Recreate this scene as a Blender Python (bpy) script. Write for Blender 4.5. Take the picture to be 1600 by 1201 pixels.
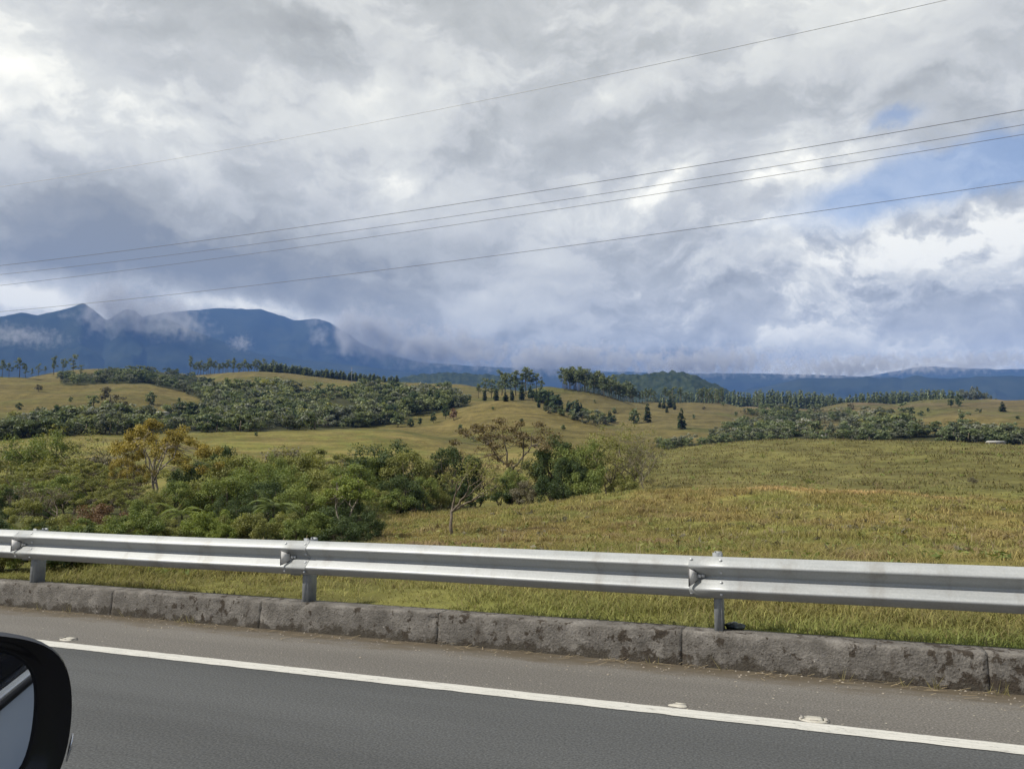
import bpy, math, random
import numpy as np
from mathutils import Vector, Matrix

for o in list(bpy.data.objects):
    bpy.data.objects.remove(o)
C = bpy.context
scene = C.scene
col = scene.collection
rng = np.random.default_rng(11)
random.seed(11)

# ------------------------------------------------------------------ camera
FPX, HY, EYE = 1230.0, 741.0, 1.43          # focal length and horizon row in photo pixels, eye height
PITCH = math.atan((HY - 600.5) / FPX)
CF = np.array([0, math.cos(PITCH), math.sin(PITCH)])
CU = np.array([0, -math.sin(PITCH), math.cos(PITCH)])
cam = bpy.data.cameras.new('camera')
cam.sensor_width = 36.0
cam.lens = 36.0 * FPX / 1600.0
cam.clip_start = 0.05
cam.clip_end = 80000
cam_o = bpy.data.objects.new('camera', cam)
cam_o.location = (0, 0, EYE)
cam_o.rotation_euler = (math.pi / 2 + PITCH, 0, 0)
col.objects.link(cam_o)
scene.camera = cam_o


def ray(x, y):
    d = np.array([x - 800.0, 0, 0]) + FPX * CF + (600.5 - y) * CU
    return d / np.linalg.norm(d)


def slope_px(x, y):
    d = ray(x, y)
    return d[2] / math.hypot(d[0], d[1])


def at(x, y, r):
    d = ray(x, y)
    h = math.hypot(d[0], d[1])
    return np.array([d[0] / h * r, d[1] / h * r, EYE + d[2] / h * r])


def on_plane(x, y, z):
    d = ray(x, y)
    t = (z - EYE) / d[2]
    return d * t + np.array([0, 0, EYE])


# ------------------------------------------------------------------ sun, sky, exposure
EXPOSURE = 0.8
SUN_EL, SUN_AZ = math.radians(46), math.radians(-110)   # azimuth clockwise from +Y
SUN = np.array([math.sin(SUN_AZ) * math.cos(SUN_EL), math.cos(SUN_AZ) * math.cos(SUN_EL), math.sin(SUN_EL)])
sl = bpy.data.lights.new('sun', 'SUN')
sl.energy = 3.3
sl.angle = math.radians(1.0)
sl.color = (1.0, 0.945, 0.86)
so = bpy.data.objects.new('sun', sl)
so.rotation_euler = Vector(-SUN).to_track_quat('-Z', 'Y').to_euler()
so.location = (0, 0, 60)
col.objects.link(so)

world = bpy.data.worlds.new('World')
scene.world = world
world.use_nodes = True


class NT:
    """tiny helper around a node tree"""
    def __init__(self, nt):
        self.nt = nt
        self.nt.nodes.clear()

    def node(self, t, **kw):
        n = self.nt.nodes.new(t)
        for k, v in kw.items():
            setattr(n, k, v)
        return n

    def put(self, sock, v):
        if isinstance(v, bpy.types.NodeSocket):
            self.nt.links.new(v, sock)
        elif v is not None:
            if sock.type == 'RGBA' and not isinstance(v, (int, float)) and len(v) == 3:
                v = (*v, 1.0)
            sock.default_value = v

    def math(self, op, a, b=None, c=None, clamp=False):
        n = self.node('ShaderNodeMath', operation=op, use_clamp=clamp)
        self.put(n.inputs[0], a)
        if b is not None: self.put(n.inputs[1], b)
        if c is not None: self.put(n.inputs[2], c)
        return n.outputs[0]

    def vec(self, op, a, b=None, s=None):
        n = self.node('ShaderNodeVectorMath', operation=op)
        self.put(n.inputs[0], a)
        if b is not None: self.put(n.inputs[1], b)
        if s is not None: self.put(n.inputs['Scale'], s)
        return n.outputs['Value'] if op in ('DOT_PRODUCT', 'LENGTH', 'DISTANCE') else n.outputs[0]

    def noise(self, v, scale, detail=4, rough=0.5, dist=0.0, out='Fac', lac=2.0):
        n = self.node('ShaderNodeTexNoise')
        self.put(n.inputs['Vector'], v)
        n.inputs['Scale'].default_value = scale
        n.inputs['Detail'].default_value = detail
        n.inputs['Roughness'].default_value = rough
        n.inputs['Distortion'].default_value = dist
        n.inputs['Lacunarity'].default_value = lac
        return n.outputs[out]

    def ramp(self, f, stops, interp='LINEAR'):
        n = self.node('ShaderNodeValToRGB')
        n.color_ramp.interpolation = interp
        e = n.color_ramp.elements
        while len(e) > 1: e.remove(e[-1])
        e[0].position = stops[0][0]
        c0 = stops[0][1]
        e[0].color = (*c0, 1) if not isinstance(c0, (int, float)) else (c0, c0, c0, 1)
        for p, c in stops[1:]:
            k = e.new(p)
            k.color = (*c, 1) if not isinstance(c, (int, float)) else (c, c, c, 1)
        self.put(n.inputs[0], f)
        return n.outputs[0]

    def mix(self, f, a, b, blend='MIX'):
        n = self.node('ShaderNodeMix', data_type='RGBA', blend_type=blend)
        self.put(n.inputs[0], f)
        self.put(n.inputs[6], a)
        self.put(n.inputs[7], b)
        return n.outputs[2]

    def smooth(self, v, a, b):
        n = self.node('ShaderNodeMapRange', interpolation_type='SMOOTHSTEP')
        self.put(n.inputs[0], v)
        n.inputs[1].default_value = a
        n.inputs[2].default_value = b
        return n.outputs[0]


w = NT(world.node_tree)
tc = w.node('ShaderNodeTexCoord')
D = w.vec('NORMALIZE', tc.outputs['Generated'])
sky = w.node('ShaderNodeTexSky', sky_type='NISHITA', sun_disc=False, sun_elevation=SUN_EL, sun_rotation=SUN_AZ,
             altitude=1600, air_density=1.0, dust_density=1.2)
SKY_STRENGTH = 0.11
# ragged coordinates: every cloud bank below is looked up through this warp
warp_v = w.vec('SUBTRACT', w.noise(D, 5.0, 6, 0.6, out='Color'), (0.5, 0.5, 0.5))
Dw = w.vec('ADD', D, w.vec('SCALE', warp_v, s=0.12))
warp2 = w.vec('SUBTRACT', w.noise(D, 16.0, 6, 0.65, out='Color'), (0.5, 0.5, 0.5))
Dw2 = w.vec('ADD', D, w.vec('SCALE', warp2, s=0.045))
P = w.vec('MULTIPLY', Dw, (1.0, 1.0, 1.9))
L_OFF = tuple((SUN * np.array([1, 1, 1.9]) * 0.05).tolist())
n1 = w.noise(P, 3.4, 9, 0.56)
n1b = w.noise(w.vec('ADD', P, L_OFF), 3.4, 9, 0.56)
relief = w.math('SUBTRACT', n1, n1b)
n2 = w.noise(P, 1.3, 3, 0.5)


def bank(x, y, wx, wy, tilt=0.0):
    """soft elliptical cloud bank round a direction of the sky; widths in photo pixels"""
    c = ray(x, y)
    t1 = np.cross(c, [0, 0, 1]); t1 /= np.linalg.norm(t1)
    t2 = np.cross(t1, c)
    a = math.radians(tilt)
    e1, e2 = t1 * math.cos(a) + t2 * math.sin(a), -t1 * math.sin(a) + t2 * math.cos(a)
    v = w.vec('SUBTRACT', Dw if wy > 30 else Dw2, tuple(c.tolist()))
    q1 = w.vec('DOT_PRODUCT', v, tuple((e1 * FPX / wx).tolist()))
    q2 = w.vec('DOT_PRODUCT', v, tuple((e2 * FPX / wy).tolist()))
    s = w.math('ADD', w.math('MULTIPLY', q1, q1), w.math('MULTIPLY', q2, q2))
    return w.math('EXPONENT', w.math('MULTIPLY', s, -1.0))


BANKS = [  # x, y, width, height, tilt (deg, + = rises to the right), brightness
    (40, 130, 150, 110, -30, 0.30), (10, 10, 150, 60, 0, 0.08), (230, 225, 140, 60, -40, 0.12), (110, 335, 210, 80, -12, -0.16),
    (150, 405, 320, 42, 8, -0.26), (480, 420, 260, 65, 8, -0.20), (280, 365, 300, 70, 6, -0.10), (50, 456, 105, 26, 0, 0.75), (330, 466, 120, 14, -5, 0.50),
    (450, 488, 90, 10, -10, 0.40), (185, 430, 60, 50, 0, -0.22), (612, 284, 42, 26, 0, 0.30), (600, 525, 190, 45, -12, -0.20),
    (760, 572, 330, 24, 0, -0.50), (990, 566, 200, 20, 0, -0.32), (1040, 290, 46, 18, 30, 0.50), (960, 320, 140, 40, 12, 0.10),
    (1560, 350, 120, 32, 8, 0.26), (1330, 372, 110, 34, 22, 0.22), (1480, 425, 200, 40, 6, -0.10), (1170, 555, 150, 22, 0, -0.18),
    (1480, 475, 260, 60, 4, 0.20), (1250, 490, 180, 50, 8, 0.10), (1400, 573, 110, 9, 0, 0.28), (1590, 552, 90, 16, 0, 0.16), (1050, 60, 420, 80, 10, 0.09), (800, 420, 180, 50, 5, -0.06),
    (1230, 330, 120, 60, 30, 0.10), (1220, 470, 170, 35, 10, 0.06), (700, 60, 300, 60, 0, -0.05), (1290, 225, 160, 22, 14, 0.20),
]
T = w.math('ADD', 0.52, w.math('MULTIPLY', w.math('SUBTRACT', n1, 0.5), 0.18))
T = w.math('ADD', T, w.math('MULTIPLY', relief, 0.75))
P2 = w.vec('ADD', P, (3.1, 1.7, 0.4))
fine1 = w.noise(P2, 9.0, 8, 0.58)
fine2 = w.noise(w.vec('ADD', P2, tuple(0.36 * q for q in L_OFF)), 9.0, 8, 0.58)
puff = w.math('MULTIPLY', w.math('SUBTRACT', fine1, fine2), w.math('ADD', 0.45, bank(1380, 430, 420, 130, 8)))
T = w.math('ADD', T, w.math('MULTIPLY', puff, 1.1))
T = w.math('ADD', T, w.math('MULTIPLY', w.math('SUBTRACT', n2, 0.5), 0.14))
for (x, y, wx, wy, ti, am) in BANKS:
    T = w.math('ADD', T, w.math('MULTIPLY', bank(x, y, wx, wy, ti), am))


def disp(r, g, b):
    """scene value that shows as this sRGB colour"""
    f = lambda c: ((c / 255 + 0.055) / 1.055) ** 2.4 / 2 ** EXPOSURE
    return (f(r) * 1.52, f(g) * 1.45, f(b) * 1.24)     # the air in front dims and blues the clouds a little


edge1 = w.smooth(n1, 0.44, 0.58)
edge2 = w.smooth(w.math('ADD', w.math('MULTIPLY', fine1, 0.55), w.math('MULTIPLY', n1, 0.45)), 0.47, 0.54)
T = w.math('ADD', T, w.math('MULTIPLY', w.math('SUBTRACT', edge1, 0.5), 0.08))
T = w.math('ADD', T, w.math('MULTIPLY', w.math('SUBTRACT', edge2, 0.5), w.math('ADD', 0.10, w.math('MULTIPLY', bank(1430, 400, 330, 110, 8), 0.22))))
cloud = w.ramp(T, [(0.0, disp(130, 133, 134)), (0.2, disp(154, 156, 156)), (0.4, disp(174, 177, 180)),
                   (0.55, disp(189, 192, 197)), (0.75, disp(211, 214, 217)), (1.0, disp(250, 251, 250))])
HOLES = [(1480, 262, 240, 38, 12, 1.25), (1395, 185, 40, 12, 8, 0.9), (1350, 330, 70, 30, 20, 0.5), (1640, 215, 120, 40, 10, 0.8)]
B = None
for (x, y, wx, wy, ti, am) in HOLES:
    b = w.math('MULTIPLY', bank(x, y, wx, wy, ti), am)
    B = b if B is None else w.math('ADD', B, b)
B = w.math('ADD', B, w.math('MULTIPLY', w.math('SUBTRACT', 0.5, n1), 1.1))
clear = w.math('MULTIPLY', w.smooth(B, 0.15, 1.15), 0.66)
bluesky = w.mix(1.0, sky.outputs[0], (1.0, 1.0, 1.0), 'MULTIPLY')
bg1 = w.node('ShaderNodeBackground')
w.put(bg1.inputs[0], bluesky)
bg1.inputs[1].default_value = SKY_STRENGTH
bg2 = w.node('ShaderNodeBackground')
w.put(bg2.inputs[0], cloud)
bg2.inputs[1].default_value = 1.0
mx = w.node('ShaderNodeMixShader')
w.put(mx.inputs[0], clear)
w.nt.links.new(bg2.outputs[0], mx.inputs[1])
w.nt.links.new(bg1.outputs[0], mx.inputs[2])
out = w.node('ShaderNodeOutputWorld')
w.nt.links.new(mx.outputs[0], out.inputs[0])

scene.view_settings.view_transform = 'Standard'
scene.view_settings.look = 'None'
scene.view_settings.exposure = EXPOSURE
scene.view_settings.gamma = 1.0
scene.view_settings.use_curve_mapping = False
scene.render.engine = 'CYCLES'
cy = scene.cycles
cy.use_denoising = True
try:
    cy.denoiser = 'OPENIMAGEDENOISE'
    cy.denoising_prefilter = 'ACCURATE'
except Exception:
    pass
cy.max_bounces = 5
cy.diffuse_bounces = 2
cy.glossy_bounces = 3
cy.transmission_bounces = 3
cy.volume_bounces = 0
cy.caustics_reflective = cy.caustics_refractive = False

# ------------------------------------------------------------------ materials
MATS = {}


def new_mat(name):
    m = bpy.data.materials.new(name)
    m.use_nodes = True
    MATS[name] = m
    t = NT(m.node_tree)
    o = t.node('ShaderNodeOutputMaterial')
    p = t.node('ShaderNodeBsdfPrincipled')
    t.nt.links.new(p.outputs[0], o.inputs[0])
    return m, t, p, o


def bump(t, p, h, strength=0.3, dist=0.02):
    b = t.node('ShaderNodeBump')
    b.inputs['Strength'].default_value = strength
    b.inputs['Distance'].default_value = dist
    t.put(b.inputs['Height'], h)
    t.nt.links.new(b.outputs[0], p.inputs['Normal'])


def objco(t):
    return t.node('ShaderNodeTexCoord').outputs['Object']


def plain(name, c, rough=0.6, metal=0.0, var=0.12, scale=8.0, spec=0.4, bmp=0.0):
    m, t, p, o = new_mat(name)
    v = objco(t)
    f = t.noise(v, scale, 5, 0.6)
    lo, hi = [tuple(k * (1 + s) for k in c) for s in (-var, var)]
    t.put(p.inputs['Base Color'], t.ramp(f, [(0.3, lo), (0.7, hi)]))
    p.inputs['Roughness'].default_value = rough
    p.inputs['Metallic'].default_value = metal
    p.inputs['Specular IOR Level'].default_value = spec
    if bmp: bump(t, p, f, bmp, 0.01)
    return m


def leaf_mat(name, dark, mid, light, trans=0.30):
    m, t, p, o = new_mat(name)
    a = t.node('ShaderNodeAttribute', attribute_name='tint')
    oi = t.node('ShaderNodeObjectInfo')
    f = t.math('ADD', a.outputs['Fac'], t.math('MULTIPLY', t.math('SUBTRACT', oi.outputs['Random'], 0.5), 0.22))
    c = t.ramp(f, [(0.05, dark), (0.5, mid), (0.95, light)])
    t.put(p.inputs['Base Color'], c)
    p.inputs['Roughness'].default_value = 0.55
    p.inputs['Specular IOR Level'].default_value = 0.25
    tr = t.node('ShaderNodeBsdfTranslucent')
    t.put(tr.inputs[0], t.mix(1.0, c, (1.2, 1.15, 0.6), 'MULTIPLY'))
    ms = t.node('ShaderNodeMixShader')
    ms.inputs[0].default_value = trans
    t.nt.links.new(p.outputs[0], ms.inputs[1])
    t.nt.links.new(tr.outputs[0], ms.inputs[2])
    t.nt.links.new(ms.outputs[0], o.inputs[0])
    return m


leaf_mat('leaf_dark', (0.041, 0.064, 0.024), (0.065, 0.097, 0.035), (0.108, 0.142, 0.054))
leaf_mat('leaf_mid', (0.104, 0.145, 0.040), (0.170, 0.214, 0.061), (0.270, 0.302, 0.090))
leaf_mat('leaf_olive', (0.131, 0.146, 0.045), (0.216, 0.226, 0.071), (0.308, 0.307, 0.099))
leaf_mat('leaf_lime', (0.123, 0.162, 0.034), (0.193, 0.239, 0.053), (0.277, 0.316, 0.080))
leaf_mat('leaf_yellow', (0.19, 0.152, 0.036), (0.30, 0.24, 0.058), (0.41, 0.335, 0.085))
leaf_mat('leaf_brown', (0.12, 0.094, 0.045), (0.195, 0.152, 0.075), (0.27, 0.215, 0.11))
leaf_mat('leaf_grey', (0.111, 0.101, 0.065), (0.176, 0.159, 0.104), (0.247, 0.227, 0.163))
leaf_mat('leaf_rust', (0.115, 0.075, 0.045), (0.180, 0.112, 0.068), (0.250, 0.165, 0.10))
leaf_mat('leaf_far', (0.081, 0.114, 0.055), (0.143, 0.179, 0.088), (0.268, 0.294, 0.152))
leaf_mat('leaf_conifer', (0.036, 0.060, 0.031), (0.060, 0.091, 0.043), (0.109, 0.139, 0.067))
leaf_mat('leaf_pine', (0.083, 0.114, 0.053), (0.145, 0.178, 0.083), (0.239, 0.259, 0.136))
leaf_mat('leaf_greygreen', (0.083, 0.097, 0.068), (0.132, 0.149, 0.108), (0.209, 0.220, 0.165))
leaf_mat('leaf_pale', (0.16, 0.17, 0.13), (0.26, 0.27, 0.21), (0.38, 0.38, 0.32))
plain('bark', (0.13, 0.105, 0.075), 0.85, var=0.35, scale=14)
plain('bark_pale', (0.25, 0.215, 0.165), 0.85, var=0.30, scale=9)
plain('bark_grey', (0.150, 0.122, 0.090), 0.9, var=0.35, scale=9)
plain('bark_dark', (0.065, 0.052, 0.040), 0.9, var=0.3, scale=14)

# ------------------------------------------------------------------ mesh helpers


def np_mesh(name, V, faces, mats=(), midx=None, tint=None, color=None, smooth=False):
    """V (n,3); faces: list of int arrays (m,k)"""
    me = bpy.data.meshes.new(name)
    V = np.ascontiguousarray(V, dtype=np.float32)
    me.vertices.add(len(V))
    me.vertices.foreach_set('co', V.ravel())
    loops, starts, pos = [], [], 0
    for F in faces:
        F = np.asarray(F, dtype=np.int32)
        if len(F) == 0: continue
        k = F.shape[1]
        loops.append(F.ravel())
        starts.append(pos + np.arange(len(F)) * k)
        pos += F.size
    loops = np.concatenate(loops); starts = np.concatenate(starts).astype(np.int32)
    me.loops.add(len(loops))
    me.loops.foreach_set('vertex_index', loops.astype(np.int32))
    me.polygons.add(len(starts))
    me.polygons.foreach_set('loop_start', starts)
    if midx is not None:
        me.polygons.foreach_set('material_index', np.asarray(midx, dtype=np.int32))
    if smooth:
        me.polygons.foreach_set('use_smooth', np.ones(len(starts), dtype=bool))
    me.update(calc_edges=True)
    if tint is not None:
        a = me.attributes.new('tint', 'FLOAT', 'POINT')
        a.data.foreach_set('value', np.asarray(tint, dtype=np.float32))
    if color is not None:
        a = me.attributes.new('cover', 'FLOAT_COLOR', 'POINT')
        c4 = np.ones((len(V), 4), dtype=np.float32); c4[:, :3] = color
        a.data.foreach_set('color', c4.ravel())
    for m in mats:
        me.materials.append(MATS[m] if isinstance(m, str) else m)
    return me


def link(name, me, parent=None, label=None, cat=None, group=None, kind=None, loc=None, rot=None):
    o = bpy.data.objects.new(name, me)
    col.objects.link(o)
    if parent is not None: o.parent = parent
    if loc is not None: o.location = loc
    if rot is not None: o.rotation_euler = rot
    if label: o['label'] = label
    if cat: o['category'] = cat
    if group: o['group'] = group
    if kind: o['kind'] = kind
    return o


class MB:
    """collects vertices and faces of one mesh"""
    def __init__(self):
        self.V, self.Q, self.T, self.n = [], [], [], 0

    def add(self, V, quads=(), tris=()):
        V = np.asarray(V, dtype=float).reshape(-1, 3)
        if len(quads): self.Q.append(np.asarray(quads) + self.n)
        if len(tris): self.T.append(np.asarray(tris) + self.n)
        self.V.append(V); self.n += len(V)

    def box(self, a, b):
        x0, y0, z0 = a; x1, y1, z1 = b
        V = [(x0, y0, z0), (x1, y0, z0), (x1, y1, z0), (x0, y1, z0), (x0, y0, z1), (x1, y0, z1), (x1, y1, z1), (x0, y1, z1)]
        self.add(V, [(0, 3, 2, 1), (4, 5, 6, 7), (0, 1, 5, 4), (1, 2, 6, 5), (2, 3, 7, 6), (3, 0, 4, 7)])

    def tube(self, pts, rad, k=6, cap=True):
        pts = np.asarray(pts, dtype=float); n = len(pts)
        rad = np.broadcast_to(np.asarray(rad, dtype=float), (n,))
        tan = np.gradient(pts, axis=0)
        tan /= np.linalg.norm(tan, axis=1, keepdims=True) + 1e-9
        ref = np.array([0.31, 0.95, 0.05]) if abs(tan[0] @ np.array([0, 1, 0])) < 0.8 else np.array([1, 0, 0.1])
        a = np.cross(tan, ref); a /= np.linalg.norm(a, axis=1, keepdims=True) + 1e-9
        b = np.cross(tan, a)
        th = np.arange(k) / k * 2 * math.pi
        V = pts[:, None] + rad[:, None, None] * (np.cos(th)[None, :, None] * a[:, None] + np.sin(th)[None, :, None] * b[:, None])
        q = []
        for i in range(n - 1):
            for j in range(k):
                j2 = (j + 1) % k
                q.append((i * k + j, i * k + j2, (i + 1) * k + j2, (i + 1) * k + j))
        t = []
        V = V.reshape(-1, 3)
        if cap:
            V = np.vstack([V, pts[:1], pts[-1:]])
            for j in range(k):
                j2 = (j + 1) % k
                t.append((n * k, j2, j)); t.append((n * k + 1, (n - 1) * k + j, (n - 1) * k + j2))
        self.add(V, q, t)

    def arrays(self):
        V = np.concatenate(self.V)
        Q = np.concatenate(self.Q) if self.Q else np.zeros((0, 4), int)
        T_ = np.concatenate(self.T) if self.T else np.zeros((0, 3), int)
        return V, Q, T_

    def mesh(self, name, mats, smooth=False):
        V, Q, T_ = self.arrays()
        return np_mesh(name, V, [Q, T_], mats, smooth=smooth)


def sstep(a, b, x):
    t = np.clip((np.asarray(x, dtype=float) - a) / (b - a), 0, 1)
    return t * t * (3 - 2 * t)


def vnoise(x, y, seed=0):
    x = np.asarray(x, float); y = np.asarray(y, float)
    xi = np.floor(x).astype(np.int64); yi = np.floor(y).astype(np.int64)
    fx, fy = x - xi, y - yi
    fx = fx * fx * (3 - 2 * fx); fy = fy * fy * (3 - 2 * fy)

    def h(i, j):
        k = (i * 374761393 + j * 668265263 + seed * 2147483) & 0xFFFFFFFF
        k = ((k ^ (k >> 13)) * 1274126177) & 0xFFFFFFFF
        k = k ^ (k >> 16)
        return (k & 0xFFFF) / 65535.0
    return (h(xi, yi) * (1 - fx) + h(xi + 1, yi) * fx) * (1 - fy) + (h(xi, yi + 1) * (1 - fx) + h(xi + 1, yi + 1) * fx) * fy


def fbm(x, y, oct=4, seed=0, gain=0.5):
    s, a, tot = 0, 1.0, 0
    for k in range(oct):
        s = s + a * (vnoise(x * 2 ** k + 17.3 * k, y * 2 ** k + 9.1 * k, seed + k) - 0.5)
        tot += a; a *= gain
    return s / tot * 2      # about -1..1


# ------------------------------------------------------------------ road frame
AZR = math.radians(-68.5)
UV = np.array([-math.sin(AZR), -math.cos(AZR)])      # along the road, towards the right of the picture
NV = np.array([math.cos(AZR), -math.sin(AZR)])       # away from the car
ROT = math.atan2(UV[1], UV[0])


def RW(s, n, z):
    return np.array([UV[0] * s + NV[0] * n, UV[1] * s + NV[1] * n, z])


def to_road(p):
    return float(p[0] * UV[0] + p[1] * UV[1]), float(p[0] * NV[0] + p[1] * NV[1])


def px_at_n(x, n, y=880):
    """road coordinate s where the picture column x crosses the vertical plane at distance n"""
    d = ray(x, y)
    t = n / (d[0] * NV[0] + d[1] * NV[1])
    return float((d[0] * UV[0] + d[1] * UV[1]) * t), float(EYE + d[2] * t)


NK = to_road(on_plane(800, 1016, 0.0))[1]            # foot of the kerb
NL = to_road(on_plane(800, 1084.5, 0.0))[1]          # middle of the white line
KH, KW = 0.25, 0.27

# ------------------------------------------------------------------ terrain
RK = np.array([12, 20, 30, 42, 63, 76, 90, 115, 170, 220, 270, 330, 400, 480, 560, 650, 750, 900, 1100, 1500], float)
TABLE = {   # picture column: height of the ground against the picture, at the distances RK
    -500: [880, 872, 858, 842, 812, 798, 785, 765, 722, 698, 684, 690, 666, 644, 626, 604, 588, 598, 602, 635],
    0: [880, 872, 858, 842, 812, 798, 785, 765, 722, 698, 682, 688, 664, 640, 622, 600, 584, 594, 596, 635],
    100: [880, 872, 858, 842, 812, 798, 785, 765, 722, 694, 675, 684, 660, 642, 622, 604, 591, 602, 578, 635],
    210: [880, 872, 858, 842, 812, 798, 785, 765, 722, 692, 672, 682, 658, 642, 620, 602, 590, 602, 572, 635],
    300: [880, 872, 858, 842, 812, 798, 785, 765, 722, 692, 672, 680, 662, 646, 632, 620, 612, 606, 582, 635],
    340: [880, 872, 858, 842, 812, 798, 785, 765, 722, 691, 671, 679, 658, 642, 626, 610, 600, 586, 584, 635],
    450: [880, 872, 858, 843, 815, 801, 788, 765, 722, 690, 669, 678, 658, 640, 622, 608, 598, 584, 588, 635],
    550: [880, 872, 857, 843, 813, 800, 788, 765, 722, 688, 666, 676, 656, 640, 626, 614, 604, 598, 594, 635],
    620: [880, 870, 855, 842, 812, 800, 788, 765, 722, 688, 665, 679, 652, 638, 626, 614, 604, 598, 600, 635],
    690: [880, 869, 852, 838, 804, 797, 790, 768, 724, 701, 682, 692, 648, 636, 626, 616, 608, 602, 604, 635],
    750: [880, 868, 850, 835, 798, 798, 792, 770, 725, 709, 706, 672, 627, 640, 632, 620, 612, 606, 608, 635],
    800: [880, 868, 850, 833, 791, 798, 791, 770, 727, 710, 694, 660, 624, 646, 634, 614, 612, 614, 614, 635],
    850: [880, 868, 850, 832, 785, 795, 788, 770, 728, 704, 684, 660, 638, 654, 634, 598, 613, 620, 618, 636],
    900: [880, 868, 850, 831, 775, 797, 784, 765, 728, 706, 686, 664, 655, 666, 644, 606, 620, 630, 626, 638],
    950: [880, 868, 850, 830, 768, 793, 780, 760, 726, 706, 686, 668, 678, 672, 650, 615, 628, 634, 632, 640],
    1000: [880, 868, 850, 829, 764, 779, 762, 745, 712, 712, 700, 692, 684, 672, 652, 634, 626, 636, 638, 642],
    1050: [880, 868, 850, 828, 764, 779, 752, 735, 703, 714, 710, 700, 684, 668, 654, 640, 624, 636, 640, 645],
    1110: [880, 868, 850, 828, 761, 776, 752, 733, 697, 712, 708, 698, 684, 670, 656, 642, 622, 636, 640, 645],
    1160: [880, 868, 850, 828, 760, 775, 752, 732, 693, 710, 706, 696, 684, 672, 660, 646, 633, 640, 640, 645],
    1200: [880, 868, 850, 828, 760, 775, 752, 732, 691, 708, 704, 694, 684, 672, 660, 650, 645, 641, 640, 645],
    1280: [880, 868, 850, 829, 763, 778, 753, 732, 689, 707, 702, 690, 678, 668, 664, 652, 643, 636, 640, 645],
    1330: [880, 868, 850, 829, 764, 779, 754, 732, 689, 707, 702, 690, 680, 672, 660, 648, 640, 628, 640, 645],
    1400: [880, 868, 850, 830, 766, 781, 755, 732, 689, 706, 702, 692, 684, 674, 660, 648, 641, 631, 640, 645],
    1480: [880, 869, 852, 833, 774, 789, 760, 735, 692, 706, 702, 690, 680, 664, 652, 641, 633, 624, 640, 645],
    1600: [880, 870, 855, 838, 786, 801, 768, 740, 701, 710, 706, 694, 680, 662, 650, 641, 635, 629, 640, 645],
    2100: [880, 870, 855, 840, 793, 808, 772, 745, 705, 710, 704, 692, 676, 662, 652, 642, 635, 630, 640, 645]}
XC = np.array(list(TABLE), float)
YT = np.array(list(TABLE.values()), float)
TAN = np.linspace(-1.9, 1.9, 520)
LR = np.linspace(math.log(1.0), math.log(14000), 520)
FW = math.hypot(FPX, HY - 600.5)
rowsS = []
for i in range(len(XC)):
    ss = [slope_px(XC[i], y) for y in YT[i]]
    rk, sk = list(RK), list(ss)
    rk = [1.0, 5.0] + rk + [2500, 5000, 9000, 14000]
    zfar = EYE + ss[-1] * RK[-1]
    sk = [(0.15 - EYE) / 1.0, (0.15 - EYE) / 5.0] + sk + [(zfar - 20 - EYE) / q for q in (2500, 5000, 9000, 14000)]
    rowsS.append(np.interp(LR, np.log(rk), sk))
rowsS = np.array(rowsS)                               # columns x logr
G = np.array([np.interp(800 + FW * TAN, XC, rowsS[:, j]) for j in range(len(LR))])   # logr x tan
ker = np.exp(-np.arange(-9, 10) ** 2 / (2 * 1.9 ** 2)); ker /= ker.sum()
near_keep = G[:130].copy()
Gp = np.pad(G, ((9, 9), (9, 9)), mode='edge')
Gs = np.apply_along_axis(lambda v: np.convolve(v, ker, 'valid'), 0, Gp)
Gs = np.apply_along_axis(lambda v: np.convolve(v, ker, 'valid'), 1, Gs)
wgt = sstep(90, 150, np.arange(len(LR)))[:, None]
G = G * (1 - wgt) + Gs * wgt


def height(x, y):
    x = np.asarray(x, float); y = np.asarray(y, float)
    r = np.maximum(np.hypot(x, y), 1.001)
    az = np.clip(np.arctan2(x, y), -1.05, 1.05)
    fi = np.clip((np.log(r) - LR[0]) / (LR[1] - LR[0]), 0, len(LR) - 1.001)
    fj = np.clip((np.tan(az) - TAN[0]) / (TAN[1] - TAN[0]), 0, len(TAN) - 1.001)
    i, j = fi.astype(int), fj.astype(int)
    a, b = fi - i, fj - j
    s = (G[i, j] * (1 - a) + G[i + 1, j] * a) * (1 - b) + (G[i, j + 1] * (1 - a) + G[i + 1, j + 1] * a) * b
    z = EYE + s * r
    z = z + 0.10 * fbm(x / 1.6, y / 1.6, 3, 3) * sstep(9, 14, r) * (1 - sstep(150, 300, r))
    z = z + 0.28 * fbm(x / 9, y / 9, 3, 5) * sstep(14, 40, r) * (1 - sstep(300, 500, r))
    z = z + 0.24 * fbm(x / 3.6, y / 3.6, 3, 13) * sstep(12, 22, r) * (1 - sstep(90, 160, r))
    z = z + 1.9 * fbm(x / 34, y / 34, 2, 6) * sstep(60, 130, r)
    z = z + 1.8 * fbm(x / 42, y / 42, 2, 15) * sstep(260, 360, r) * (1 - sstep(900, 1300, r))
    z = z + 4.2 * fbm(x / 85, y / 85, 2, 14) * sstep(300, 480, r) * (1 - sstep(1000, 1400, r))
    z = z + 3.0 * fbm(x / 140, y / 140, 3, 8) * sstep(350, 1000, r)
    z = z + 18 * fbm(x / 900, y / 900, 3, 9) * sstep(2500, 6000, r)
    n = x * NV[0] + y * NV[1]
    zk = KH - 0.045 + 0.03 * fbm(x / 0.8, y / 0.8, 2, 4)
    zf = zk + (z - zk) * sstep(NK + 0.5, NK + 5.0, n)
    road = np.full_like(z, -0.25)
    zf = road + (zf - road) * sstep(NK + 0.10, NK + 0.22, n)
    back = road + (np.minimum(z, 6) - road) * sstep(8.0, 16.0, -n)
    return np.where(n > 0, zf, back)


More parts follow.
